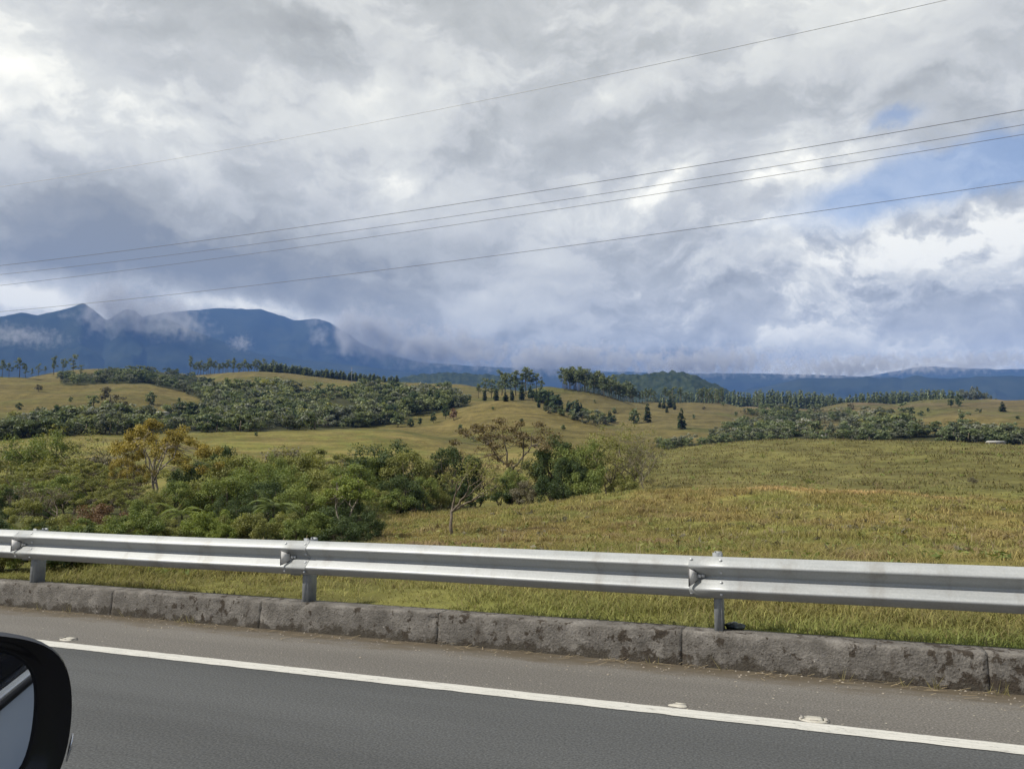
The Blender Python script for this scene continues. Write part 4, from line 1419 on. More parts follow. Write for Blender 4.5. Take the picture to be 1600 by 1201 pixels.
def far_pine(seed, H=18.0, low=0.35, spread=0.16):
    g = np.random.default_rng(seed)
    n = 15
    tz = (np.arange(n) + g.random(n)) / n
    wz = spread * 0.55 * (0.55 + 0.75 * np.sin(np.pi * np.clip(tz * 0.9 + 0.1, 0, 1)))
    cl = np.stack([g.normal(size=n) * wz, g.normal(size=n) * wz, low + (0.96 - low) * tz], -1)
    V, F, ti = leaves(cl * H, np.array([0.075, 0.075, 0.055]) * H, 26, 0.058 * H, 0.034 * H, g, shell=0.5)
    mb = MB(); mb.tube([(0, 0, -0.5), (g.normal() * 0.02 * H, g.normal() * 0.02 * H, 0.5 * H), (g.normal() * 0.03 * H, 0, 0.95 * H)], [0.014 * H, 0.010 * H, 0.004 * H], 5)
    for c in cl[::2]:
        limb(mb, (0, 0, c[2] * H - 0.06 * H), c * H, 0.005 * H, 0.002 * H, g, 0.05, 4, 4)
    return H, V, F, ti, mb.arrays()


FAR = {'broad': [far_broad(s) for s in (101, 102, 103, 104, 105)],
       'conifer': [far_conifer(s, wd=w_) for s, w_ in ((111, 0.22), (112, 0.27), (113, 0.18))],
       'round': [far_round(s) for s in (121, 122, 123)],
       'pine': [far_pine(s, low=l, spread=sp) for s, l, sp in ((131, 0.36, 0.11), (132, 0.5, 0.10), (133, 0.28, 0.13), (134, 0.45, 0.14))]}
FCACHE = {}


def far_mesh(kind, var, leafm, barkm):
    kk = (kind, var, leafm, barkm)
    if kk not in FCACHE:
        H, V, F, ti, (TV, TQ, TT) = FAR[kind][var]
        nV = len(V)
        idx = np.concatenate([np.zeros(len(F)), np.ones(len(TQ)), np.ones(len(TT))]).astype(int)
        FCACHE[kk] = np_mesh(kind + '_tree', np.vstack([V, TV]), [F, TQ + nV, TT + nV], [leafm, barkm], midx=idx, tint=np.concatenate([ti, np.zeros(len(TV))]))
    return FCACHE[kk]


FNAME = {'broad': 'tree', 'conifer': 'conifer_tree', 'round': 'tree', 'pine': 'pine_tree'}
NIND = 0


def far_tree(kind, pos, H, label, group=None, leafm='leaf_far', barkm='bark', wide=1.0, var=None):
    global NIND
    v_ = random.randrange(len(FAR[kind])) if var is None else var
    sc = H / FAR[kind][v_][0]
    o = link(FNAME[kind], far_mesh(kind, v_, leafm, barkm), label=label, cat='tree', group=group, loc=(pos[0], pos[1], pos[2] - 0.2), rot=(0, 0, random.uniform(0, 6.28)))
    o.scale = (sc * wide, sc * wide, sc)
    NIND += 1
    return o


def far_px(kind, x, yb, hpx, label, group=None, **kw):
    p_ = None
    for dy in range(0, 16):
        p_ = hit(x, yb + dy, 60)
        if p_ is not None: break
    if p_ is None:
        print('no ground', label, x, yb); return
    r = math.hypot(p_[0], p_[1])
    far_tree(kind, p_, kw.pop('k', 1.28) * hpx * r / FPX, label, group, **kw)


# trees one can tell apart on the golden slopes
far_px('broad', 650, 646, 30, 'big dark tree with pointed top at the upper edge of forest', leafm='leaf_conifer', wide=0.8)
far_px('conifer', 672, 640, 26, 'dark conifer left of a pair at the upper forest edge', leafm='leaf_conifer', wide=1.3)
far_px('conifer', 684, 640, 24, 'dark conifer right of a pair at the upper forest edge', leafm='leaf_conifer', wide=1.2)
far_px('round', 677, 661, 15, 'small dark round tree lowest below the conifer pair', leafm='leaf_conifer', wide=0.8)
far_px('round', 696, 655, 20, 'dark egg shaped tree beside the reddish bush on slope', leafm='leaf_conifer', wide=0.75)
far_px('round', 709, 657, 17, 'reddish tree on the golden slope', leafm='leaf_rust', wide=0.9)
far_px('round', 719, 676, 12, 'lone small grey green tree on the golden slope below reddish tree', leafm='leaf_far', wide=1.0)
far_px('round', 656, 665, 12, 'tiny dark tree alone on the golden crest', leafm='leaf_conifer', wide=0.7)
far_px('round', 622, 667, 20, 'dark clump tree at the end of the forest on golden crest', leafm='leaf_far', wide=1.2)
far_px('round', 642, 667, 12, 'low dark bush beside the clump tree on golden crest', leafm='leaf_conifer', wide=1.2)
far_px('round', 596, 656, 10, 'small shrub in the grassy gap at forest end', leafm='leaf_far')
far_px('round', 508, 667, 14, 'reddish brown tree at the lower edge of the forest', leafm='leaf_rust', wide=1.1)
line = [(832, 626, 15), (838, 628, 17), (845, 629, 19), (851, 632, 21), (857, 635, 19), (863, 637, 22), (869, 640, 21), (875, 642, 18), (888, 643, 14), (896, 649, 19),
        (902, 650, 21), (908, 651, 18), (914, 653, 14), (842, 637, 13), (853, 641, 13), (866, 645, 12), (878, 648, 12), (953, 660, 15), (958, 662, 12), (946, 662, 10)]
LB = by_x([q[0] for q in line], 'small dark trees in the diagonal line below tall pines')
for k, (x, y, h) in enumerate(line):
    far_px('conifer' if k % 3 else 'round', x, y, h, LB[k], 'dark trees in a diagonal line on the hill', leafm='leaf_conifer', wide=random.uniform(1.0, 1.5))
line = [(878, 650, 11), (910, 658, 14), (920, 658, 16), (928, 660, 16), (938, 662, 14), (946, 664, 12), (870, 645, 10), (895, 655, 11), (858, 646, 10), (902, 657, 12), (934, 664, 10), (915, 662, 11)]
LB = by_x([q[0] for q in line], 'low green bushes filling the diagonal tree line')
for k, (x, y, h) in enumerate(line):
    far_px('broad', x, y, h, LB[k], 'bushes in the diagonal line on the hill', wide=1.4, leafm=random.choice(['leaf_far', 'leaf_greygreen']))
far_px('round', 992, 662, 20, 'wide rounded tree standing in the saddle behind the feathery trees', leafm='leaf_pine', wide=1.1)
far_px('conifer', 1012, 660, 24, 'slim dark conifer beside the wide rounded tree in saddle', leafm='leaf_conifer', wide=1.1)
far_px('conifer', 1065, 670, 26, 'slim pointed conifer standing among the valley bushes', leafm='leaf_conifer', wide=0.9)
line = [(1031, 637, 9), (1037, 638, 10), (1047, 637, 14), (1054, 640, 11), (1042, 645, 9)]
LB = by_x([q[0] for q in line], 'five small conifers grouped on the middle hill')
for k, (x, y, h) in enumerate(line):
    far_px('conifer', x, y, h, LB[k], 'five small conifers on the middle hill', leafm='leaf_conifer', wide=1.3)
far_px('round', 1084, 655, 7, 'tiny dark bush on the middle hill right of conifers')
far_px('conifer', 1567, 643, 11, 'lone tiny conifer on the tan hill at far right', leafm='leaf_conifer', wide=1.4)
far_px('round', 1486, 636, 10, 'left one of two round trees on the tan hill crest', leafm='leaf_conifer')
far_px('round', 1499, 635, 13, 'right one of two round trees on the tan hill crest', leafm='leaf_conifer')
far_px('round', 1279, 642, 9, 'tiny round tree at the foot of the conifer row')
far_px('round', 1265, 642, 9, 'second tiny round tree by the foot of the conifer row')
far_px('broad', 1412, 645, 13, 'dark tree highest on the tan hill side')
far_px('broad', 1426, 655, 14, 'dark tree lower on the tan hill side', leafm='leaf_conifer')
far_px('conifer', 1431, 662, 8, 'small conifer below the dark trees on tan hill', leafm='leaf_conifer')
far_px('broad', 1504, 660, 14, 'green tree at the head of the gully on tan hill')
far_px('broad', 1577, 682, 18, 'round tree in the lowest hollow at far right')
far_px('broad', 172, 635, 22, 'grey green tree in front of the left golden hill', leafm='leaf_grey', wide=1.1)
far_px('broad', 188, 637, 15, 'grey tree right of the taller grey green one', leafm='leaf_grey', wide=1.2)
far_px('round', 236, 632, 16, 'dark round tree on the left golden hill side', leafm='leaf_far', wide=1.1)
far_px('broad', 146, 640, 16, 'green bushy tree left of the grey trees on hill', leafm='leaf_far', wide=1.2)
# skyline trees far left
line = [(3, 578, 26), (14, 582, 22), (30, 582, 30), (40, 584, 20), (60, 584, 20), (70, 586, 14), (84, 586, 30), (99, 586, 26), (114, 586, 34), (126, 588, 18), (50, 586, 14), (-14, 580, 24)]
LB = by_x([q[0] for q in line], 'spindly tall trees on the far left skyline')
for k, (x, yb, h) in enumerate(line):
    far_px('pine', x, yb, h, LB[k], 'spindly trees on the far left skyline', leafm='leaf_pine', wide=1.2, k=0.9)
# tall pines in the middle
line = [(758, 622, 32), (768, 622, 30), (790, 620, 38), (798, 619, 36), (806, 618, 40), (815, 616, 34), (822, 616, 42), (830, 614, 36), (838, 614, 30), (846, 618, 24), (778, 622, 26), (784, 618, 40), (748, 622, 22)]
LB = by_x([q[0] for q in line], 'tall trees in the clump on the golden hilltop')
for k, (x, yb, h) in enumerate(line):
    far_px('pine', x, yb, h, LB[k], 'tall trees on the golden hilltop', leafm='leaf_pine', wide=1.35, k=1.05)
line = [(815, 625, 20), (828, 622, 16), (800, 626, 14), (775, 626, 16), (757, 626, 14), (790, 627, 12)]
LB = by_x([q[0] for q in line], 'dark conifers under the golden hilltop trees')
for k, (x, yb, h) in enumerate(line):
    far_px('conifer', x, yb, h, LB[k], 'conifers under the golden hilltop trees', leafm='leaf_conifer', wide=1.4)
for x in np.linspace(880, 988, 64):
    yb = 604 + (x - 882) * 0.17 + random.uniform(-2, 6)
    h = 27 - (x - 882) * 0.05 + random.uniform(-7, 6)
    far_px('pine', x, yb, h, 'one of the tall straight pines in the grove on the hill shoulder', 'grove of tall pines on the hill shoulder', leafm='leaf_pine', barkm='bark_pale', wide=1.25)
line = list(np.linspace(990, 1022, 8)) + list(np.linspace(1040, 1052, 3)) + [1064, 1073] + list(np.linspace(1094, 1128, 8)) + [1178, 1184]
LB = by_x(line, 'thin pines scattered along the middle hill crest')
for k, x in enumerate(line):
    far_px('pine', x, 622 + random.uniform(-2, 3), random.uniform(13, 21), LB[k], 'thin pines along the middle hill crest',
           leafm='leaf_pine', barkm='bark_pale', wide=1.4)
# pine belts on the skyline: trunks packed in a row
def belt(x0, x1, r0, r1, ytop, n, label, group, kind='conifer', leafm='leaf_conifer', wide=1.5, jit=4):
    for x in np.linspace(x0, x1, n):
        x = x + random.uniform(-2, 2)
        yt = float(np.interp(x, [q[0] for q in ytop], [q[1] for q in ytop])) + random.uniform(-jit, jit * 0.6)
        r = random.uniform(r0, r1)
        p_ = at(x, yt, r)
        g = hgt(p_[0], p_[1])
        if p_[2] - g < 2: continue
        far_tree(kind, (p_[0], p_[1], g), p_[2] - g, label, group, leafm=leafm, wide=wide * min(1.0, 14.0 / (p_[2] - g)))


belt(1010, 1190, 1250, 1350, [(1010, 620), (1060, 617), (1130, 612), (1190, 611)], 40, 'one of the hazy conifers in the far plantation behind the wooded hill', 'hazy conifers behind the wooded hill', leafm='leaf_pine', wide=1.7, jit=5)
belt(1185, 1322, 1200, 1300, [(1185, 610), (1250, 612), (1300, 617), (1322, 623)], 46, 'one of the dark conifers in the left part of the far plantation row', 'dark conifers of the left far plantation row', leafm='leaf_pine', wide=1.7, jit=4)
belt(1326, 1500, 1200, 1300, [(1326, 618), (1380, 613), (1450, 610), (1500, 611)], 56, 'one of the dark conifers in the right part of the far plantation row', 'dark conifers of the right far plantation row', leafm='leaf_pine', wide=1.7, jit=4)
belt(1500, 1552, 1100, 1180, [(1500, 608), (1525, 606), (1540, 614), (1552, 620)], 12, 'one of the broad grey green trees ending the far plantation row', 'grey green trees ending the plantation row', 'broad', 'leaf_greygreen', 1.0)
belt(300, 430, 1010, 1060, [(300, 562), (340, 566), (380, 564), (430, 568)], 30, 'one of the uneven pines on the skyline behind the left wooded knoll', 'skyline pines behind the left knoll', 'pine', 'leaf_pine', 1.5, 7)
belt(410, 620, 1000, 1050, [(410, 567), (450, 570), (500, 577), (560, 583), (620, 588)], 62, 'one of the pines in the long dark plantation above the forest', 'pines of the long plantation above the forest', 'conifer', 'leaf_pine', 1.7, 3)

TONE = {'leaf_far': 'mid green', 'leaf_pine': 'fresh green', 'leaf_pale': 'whitish', 'leaf_conifer': 'blackish green', 'leaf_greygreen': 'grey green', 'leaf_olive': 'olive'}
FOREST_MATS = ['leaf_far', 'leaf_pine', 'leaf_pale', 'leaf_conifer', 'leaf_greygreen', 'leaf_olive']

# the woods: nearest trees one by one, the mass behind as stuff
def wood(poly, n, hpx, n_ind, label, group, pale=0.04, kinds=('broad',)):
    xs = [q[0] for q in poly]; ys = [q[1] for q in poly]
    pts = []
    while len(pts) < n:
        X = np.random.default_rng(len(pts) + n).uniform(min(xs), max(xs), 400); Y = np.random.default_rng(len(pts) + n + 1).uniform(min(ys), max(ys), 400)
        ok = in_poly(X, Y, poly)
        pts += list(zip(X[ok], Y[ok]))
    pts = pts[:n]
    items = []
    for (x, y) in pts:
        p_ = hit(x, y, 180)
        if p_ is None: continue
        r = math.hypot(p_[0], p_[1])
        if r < 230 or r > 1250: continue
        if float(fbm(np.array([p_[0] / 38]), np.array([p_[1] / 38]), 3, 71)[0]) < -0.32: continue
        big = float(fbm(np.array([p_[0] / 22]), np.array([p_[1] / 22]), 2, 72)[0])
        H = (hpx[0] + (hpx[1] - hpx[0]) * min(1.0, max(0.0, random.betavariate(1.6, 2.2) + 0.55 * big))) * 1.12 * min(r, 560) / FPX
        items.append((r, p_, H))
    items.sort(key=lambda q: q[0])
    acc = {'V': [], 'F': [], 't': [], 'm': [], 'n': 0}
    idx_ind = set(range(n_ind))
    for k, (r, p_, H) in enumerate(items):
        u_ = random.random()
        leafm = 'leaf_pale' if u_ < pale else ('leaf_pine' if u_ < 0.30 else ('leaf_conifer' if u_ < 0.38 else ('leaf_greygreen' if u_ < 0.68 else ('leaf_olive' if u_ < 0.70 else 'leaf_far'))))
        wd = random.uniform(1.0, 1.5)
        v_ = random.randrange(5)
        if k in idx_ind:
            o = far_tree('broad', p_, H, label % TONE[leafm], group, leafm=leafm, wide=wd, var=v_)
            o.name = 'forest_tree'
            continue
        Hn, V, F, ti, _ = FAR['broad'][v_]
        sc = H / Hn
        a = random.uniform(0, 6.28)
        Rm = np.array([[math.cos(a), -math.sin(a), 0], [math.sin(a), math.cos(a), 0], [0, 0, 1]])
        sel = slice(0, len(F)) if r < 450 else slice(0, len(F), 1)
        V2 = (V @ Rm.T) * np.array([sc * wd, sc * wd, sc]) + np.asarray(p_)
        acc['V'].append(V2); acc['F'].append(F[sel] + acc['n']); acc['n'] += len(V)
        acc['t'].append(np.clip(ti + random.uniform(-0.25, 0.25), 0, 1))
        acc['m'].append(np.full(len(F[sel]), FOREST_MATS.index(leafm)))
    if acc['V']:
        me = np_mesh('forest', np.concatenate(acc['V']), [np.concatenate(acc['F'])], FOREST_MATS, midx=np.concatenate(acc['m']), tint=np.concatenate(acc['t']))
        link('forest', me, kind='stuff')
    print(group, len(items))


wood(WOODS['valley'], 1150, (10, 28), 90, '%s tree along the front of the valley forest behind golden crest', 'front trees of the valley forest', 0.02)
wood(WOODS['knoll'], 300, (8, 19), 30, '%s tree on the wooded knoll behind the left golden hill', 'trees on the left wooded knoll', 0.04)
wood(WOODS['right'], 640, (8, 21), 90, '%s tree in the wooded valley behind the right pasture', 'valley trees behind the right pasture', 0.06)
wood(WOODS['slope'], 70, (8, 16), 20, '%s tree on the wooded slope of the middle hill', 'round trees on the middle hill slope', 0.04)
wood(WOODS['back'], 120, (7, 16), 20, '%s tree in the strip before the far plantation row', 'pale green trees before the plantation', 0.08)
for (x, y) in [(30, 640), (75, 650), (110, 628), (60, 612), (280, 628), (420, 604), (440, 608), (770, 640), (815, 660), (880, 672), (740, 690), (400, 682), (930, 630), (960, 646),
               (1010, 648), (1100, 640), (1130, 634), (1150, 650), (1330, 640), (1380, 648), (1450, 644), (1530, 645), (1545, 668), (1590, 655), (1480, 668), (1440, 650), (1350, 646)]:
    far_px('round' if random.random() < 0.7 else 'broad', x, y, random.uniform(4, 9), 'one of the small bushes dotted over the open far hillsides', 'bushes dotted over the far hillsides',
           leafm=random.choice(['leaf_far', 'leaf_far', 'leaf_grey', 'leaf_conifer']), wide=random.uniform(0.9, 1.5))
print('individual far trees', NIND)

# ------------------------------------------------------------------ small far buildings and poles
plain('white_wall', (0.62, 0.60, 0.56), 0.8)
plain('roof_pale', (0.36, 0.35, 0.33), 0.7)
plain('roof_dark', (0.20, 0.17, 0.14), 0.8)
plain('window_dark', (0.03, 0.035, 0.04), 0.2)


def house(x, yb, wpx, hpx, rot, label, walls='white_wall', roofm='roof_pale'):
    p_ = hit(x, yb, 180)
    if p_ is None: print('no ground', label); return
    r = math.hypot(p_[0], p_[1])
    wd, h = wpx * r / FPX, hpx * r / FPX
    d = wd * 0.5
    root = link('house', None, label=label, cat='house', loc=(p_[0], p_[1], p_[2] - 0.2), rot=(0, 0, rot))
    mb = MB(); mb.box((-wd / 2, -d / 2, -1), (wd / 2, d / 2, h * 0.65)); link('wall', mb.mesh('wall', [walls]), root)
    e = 0.06 * wd
    V = [(-wd / 2 - e, -d / 2 - e, h * 0.62), (wd / 2 + e, -d / 2 - e, h * 0.62), (wd / 2 + e, d / 2 + e, h * 0.62), (-wd / 2 - e, d / 2 + e, h * 0.62), (-wd / 2 - e, 0, h), (wd / 2 + e, 0, h)]
    link('roof', np_mesh('roof', np.array(V), [np.array([(0, 1, 5, 4), (2, 3, 4, 5), (3, 2, 1, 0)]), np.array([(0, 4, 3), (1, 2, 5)])], [roofm]), root)
    for fx in (-0.28, 0.28):
        mb = MB(); mb.box((fx * wd - wd * 0.08, -d / 2 - 0.05, h * 0.2), (fx * wd + wd * 0.08, -d / 2 + 0.05, h * 0.45)); link('window', mb.mesh('window', ['window_dark']), root)


house(253, 650, 22, 7, -0.2, 'low white house with long pale roof in the valley forest', walls='roof_pale')
house(516, 664, 22, 13, 0.3, 'pale roofed hut at the lower edge of the forest', roofm='roof_pale', walls='roof_dark')
house(664, 632, 7, 6, 0.1, 'tiny white house behind the big dark tree')
house(1556, 697, 20, 6, 0.0, 'low pale house behind the right end of pasture ridge', walls='roof_pale')
house(1288, 681, 9, 5, 0.3, 'small pale house among the bushes behind the right pasture', walls='roof_pale', roofm='roof_dark')


def utility_pole(x, yb, hpx, label, mat='roof_pale'):
    p_ = hit(x, yb, 180)
    if p_ is None: p_ = hit(x, yb + 8, 180)
    r = math.hypot(p_[0], p_[1]); h = hpx * r / FPX
    root = link('utility_pole', None, label=label, cat='utility pole', loc=(p_[0], p_[1], p_[2] - 0.2))
    mb = MB(); mb.tube([(0, 0, 0), (0, 0, h * 0.5), (0, 0, h)], [0.15, 0.13, 0.11], 8); link('shaft', mb.mesh('shaft', [mat], True), root)
    mb = MB(); mb.box((-1.1, -0.08, h - 0.75), (1.1, 0.08, h - 0.55)); link('crossarm', mb.mesh('crossarm', ['roof_dark']), root)


utility_pole(549, 602, 28, 'tall thin pole rising above the forest edge in the middle', 'roof_pale')
utility_pole(1353, 690, 17, 'pale pole among the trees behind the right pasture')

# ------------------------------------------------------------------ grass
m, t, p, o = new_mat('grass_blade')
a = t.node('ShaderNodeAttribute', attribute_name='cover')
t.put(p.inputs['Base Color'], a.outputs['Color'])
p.inputs['Roughness'].default_value = 0.6
p.inputs['Specular IOR Level'].default_value = 0.2
tr = t.node('ShaderNodeBsdfTranslucent'); t.put(tr.inputs[0], a.outputs['Color'])
ms = t.node('ShaderNodeMixShader'); ms.inputs[0].default_value = 0.42
t.nt.links.new(p.outputs[0], ms.inputs[1]); t.nt.links.new(tr.outputs[0], ms.inputs[2]); t.nt.links.new(ms.outputs[0], o.inputs[0])


def grass_zone(r0, r1, dens, nb, hgt_m, wid, spread, seed, a0=-36, a1=36, thin=None):
    g = np.random.default_rng(seed)
    area = math.radians(a1 - a0) / 2 * (r1 * r1 - r0 * r0)
    n = int(area * dens)
    r = np.sqrt(g.uniform(r0 * r0, r1 * r1, n)); a = np.radians(g.uniform(a0, a1, n))
    x, y = r * np.sin(a), r * np.cos(a)
    nn = x * NV[0] + y * NV[1]
    keep = nn > NK + KW + 0.03
    cl = fbm(x / 1.3, y / 1.3, 3, 77)
    keep &= g.random(n) < np.clip(0.80 + 0.8 * cl, 0.30, 1)
    if thin is not None: keep &= thin(x, y, r)
    x, y, cl = x[keep], y[keep], cl[keep]
    n = len(x)
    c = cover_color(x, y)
    nrw = x * NV[0] + y * NV[1]
    hs = np.clip(0.95 + 0.8 * cl, 0.7, 1.7) * (0.65 + 0.35 * sstep(NK + 0.4, NK + 2.2, nrw))
    bx = np.repeat(x, nb) + g.normal(size=n * nb) * spread
    by = np.repeat(y, nb) + g.normal(size=n * nb) * spread
    bz = height(bx, by) - 0.02
    M = n * nb
    h = np.repeat(hs, nb) * hgt_m * 0.82 * (0.55 + 0.9 * g.random(M))
    th = g.uniform(0, 2 * math.pi, M)
    lean = h * (0.6 + 1.1 * g.random(M))
    dx, dy = np.cos(th), np.sin(th)
    wv = wid * (0.6 + 0.8 * g.random(M))
    px_, py_ = -dy * wv / 2, dx * wv / 2
    V = np.empty((M, 5, 3))
    V[:, 0] = np.stack([bx - px_, by - py_, bz], -1); V[:, 1] = np.stack([bx + px_, by + py_, bz], -1)
    mx_, my_, mz_ = bx + dx * lean * 0.35, by + dy * lean * 0.35, bz + h * 0.62
    V[:, 2] = np.stack([mx_ + px_ * 0.8, my_ + py_ * 0.8, mz_], -1); V[:, 3] = np.stack([mx_ - px_ * 0.8, my_ - py_ * 0.8, mz_], -1)
    V[:, 4] = np.stack([bx + dx * lean, by + dy * lean, bz + h * 0.9], -1)
    b = np.arange(M)[:, None] * 5
    Q = b + np.array([[0, 1, 2, 3]]); T_ = b + np.array([[3, 2, 4]])
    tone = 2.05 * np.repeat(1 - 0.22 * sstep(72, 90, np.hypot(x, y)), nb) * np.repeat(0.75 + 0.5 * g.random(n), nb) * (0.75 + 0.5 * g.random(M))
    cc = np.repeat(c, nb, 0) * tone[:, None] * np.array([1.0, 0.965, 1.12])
    kind_ = np.repeat(g.random(n) + 0.35 * fbm(x / 2.2, y / 2.2, 2, 88), nb)[:, None]
    cc = np.where(kind_ > 1.0, cc * 0.4 + np.array([0.17, 0.19, 0.055]) * 0.6, cc)
    cc = np.where(kind_ < 0.06, cc * 0.4 + np.array([0.21, 0.145, 0.095]) * 0.6, cc)
    dry = (g.random(M) < 0.16)[:, None]
    cc = np.where(dry, cc * 0.35 + np.array([0.24, 0.19, 0.09]) * 0.65, cc)
    cc = np.repeat(cc, 5, 0)
    link('grass', np_mesh('grass', V.reshape(-1, 3), [Q, T_], ['grass_blade'], color=cc), kind='stuff')
    print('grass', r0, r1, n, M)


open_ = lambda x, y, r: ~((r > 31) & (np.arctan2(x, y) < math.radians(-10)))
grass_zone(4.6, 13, 170, 8, 0.13, 0.009, 0.05, 201, a0=-42, a1=60)
grass_zone(13, 26, 38, 9, 0.17, 0.016, 0.08, 202, a0=-42, a1=58)
grass_zone(26, 45, 15, 9, 0.23, 0.028, 0.13, 203, a1=50, thin=open_)
grass_zone(45, 80, 5.0, 8, 0.30, 0.05, 0.22, 204, a0=-11, a1=46, thin=open_)
grass_zone(80, 190, 0.55, 8, 0.34, 0.10, 0.5, 205, a0=2, a1=42)

plain('straw_head', (0.20, 0.165, 0.085), 0.8, var=0.3)

# weeds and seed heads in the grass
def weeds(n, r0, r1, rad, leafL, mat, seed):
    g = np.random.default_rng(seed)
    r = np.sqrt(g.uniform(r0 * r0, r1 * r1, n)); a = np.radians(g.uniform(-34, 36, n))
    x, y = r * np.sin(a), r * np.cos(a)
    nn = x * NV[0] + y * NV[1]
    k_ = (nn > NK + KW + 0.5) & (fbm(x / 7, y / 7, 2, seed) > -0.1) & ~((r > 29) & (a < math.radians(-9)))
    x, y = x[k_], y[k_]
    sc_ = (0.6 + 0.8 * g.random(len(x)))[:, None]
    c_ = np.stack([x, y, height(x, y) + rad * 0.35], -1)
    V, F, ti = leaves(c_, np.array([rad, rad, rad * 0.55]) * sc_, 16, leafL, leafL * 0.34, g, shell=0.6, up=0.35)
    link('weeds', np_mesh('weeds', V, [F], [mat], tint=ti), kind='stuff')


weeds(420, 7, 24, 0.16, 0.13, 'leaf_mid', 301)
weeds(420, 22, 60, 0.30, 0.24, 'leaf_olive', 302)
weeds(200, 16, 60, 0.26, 0.22, 'leaf_grey', 303)
weeds(160, 18, 60, 0.24, 0.22, 'leaf_brown', 304)
weeds(260, 60, 170, 0.45, 0.34, 'leaf_mid', 305)
g = np.random.default_rng(310)
n = 1500
r = np.sqrt(g.uniform(64, 45 * 45, n)); a = np.radians(g.uniform(-34, 36, n))
x, y = r * np.sin(a), r * np.cos(a)
k_ = (x * NV[0] + y * NV[1] > NK + KW + 0.5) & (fbm(x / 5, y / 5, 2, 311) > 0.05) & ~((r > 29) & (a < math.radians(-9)))
x, y, r = x[k_], y[k_], r[k_]
m_ = len(x); h = g.uniform(0.18, 0.40, m_); wv = 0.0006 * r + 0.002; th = g.uniform(0, 6.28, m_); le = h * g.uniform(0.25, 0.9, m_)
z = height(x, y); cx, sy = np.cos(th), np.sin(th)
V = np.empty((m_, 6, 3))
for q, (f_, wd_) in enumerate(((0, 0.6), (0.78, 0.6), (1.0, 0.2))):
    for e_, sg in enumerate((-1, 1)):
        V[:, q * 2 + e_] = np.stack([x + cx * le * f_ ** 1.5 - sy * wv * wd_ * sg, y + sy * le * f_ ** 1.5 + cx * wv * wd_ * sg, z + h * f_], -1)
V[:, 2:4] += 0
b = np.arange(m_)[:, None] * 6
link('seed_heads', np_mesh('seed_heads', V.reshape(-1, 3), [np.concatenate([b + np.array([[0, 1, 3, 2]]), b + np.array([[2, 3, 5, 4]])])], ['straw_head']), kind='stuff')

# dead stalks and crumbs along the foot of the kerb
g = np.random.default_rng(9)
mb2 = MB()
mb = MB()
for _ in range(420):
    s = g.uniform(-9, 6); n = NK - abs(g.normal()) * 0.12 - 0.01
    L = g.uniform(0.02, 0.11); a = g.normal() * 0.5
    e = np.array([math.cos(a), math.sin(a), 0]) * L / 2
    wv = np.array([-math.sin(a), math.cos(a), 0]) * 0.0022
    pz = np.array([s, n, 0.006 + 0.01 * g.random()])
    up = np.array([0, 0, g.uniform(0, 0.02)])
    mb.add([pz - e - wv, pz - e + wv, pz + e + wv + up, pz + e - wv + up], [(0, 1, 2, 3)])
plain('straw', (0.33, 0.26, 0.15), 0.9, var=0.4, scale=6)
link('dry_straw', mb.mesh('dry_straw', ['straw']), kind='stuff', rot=(0, 0, ROT))
for _ in range(18):                                         # dry sprouts in the joint below the kerb
    s = g.uniform(-9, 4.5)
    for b_ in range(g.integers(3, 9)):
        n = NK - 0.015 - abs(g.normal()) * 0.02; ss_ = s + g.normal() * 0.03
        h = g.uniform(0.03, 0.11); a = g.uniform(0, 6.28); le = h * g.uniform(0.3, 1.0)
        tip = np.array([ss_ + math.cos(a) * le, n - abs(math.sin(a)) * le * 0.8, h])
        mb2.add([(ss_ - 0.003, n, 0.0), (ss_ + 0.003, n, 0.0), tip], [], [(0, 1, 2)])
mb = MB()
for _ in range(420):
    s = g.uniform(-9, 6); n = NK - abs(g.normal()) * 0.22 - 0.01
    q = g.uniform(0.003, 0.011)
    V = np.array([(1, 0, 0), (0, 1, 0), (-1, 0, 0), (0, -1, 0), (0, 0, 0.9)]) * q * g.uniform(0.7, 1.3, (5, 3)) + np.array([s, n, 0.002])
    mb.add(V, [], [(0, 1, 4), (1, 2, 4), (2, 3, 4), (3, 0, 4)])
plain('dry_sprout', (0.24, 0.21, 0.09), 0.8, var=0.3)
link('dry_sprouts', mb2.mesh('dry_sprouts', ['dry_sprout']), kind='stuff', rot=(0, 0, ROT))
plain('grit', (0.24, 0.21, 0.17), 0.9, var=0.4, scale=4)
link('grit', mb.mesh('grit', ['grit']), kind='stuff', rot=(0, 0, ROT))

# ------------------------------------------------------------------ small things by the road
plain('stud_white', (0.42, 0.40, 0.345), 0.5, var=0.12, scale=30)
plain('stud_grey', (0.30, 0.28, 0.25), 0.6)


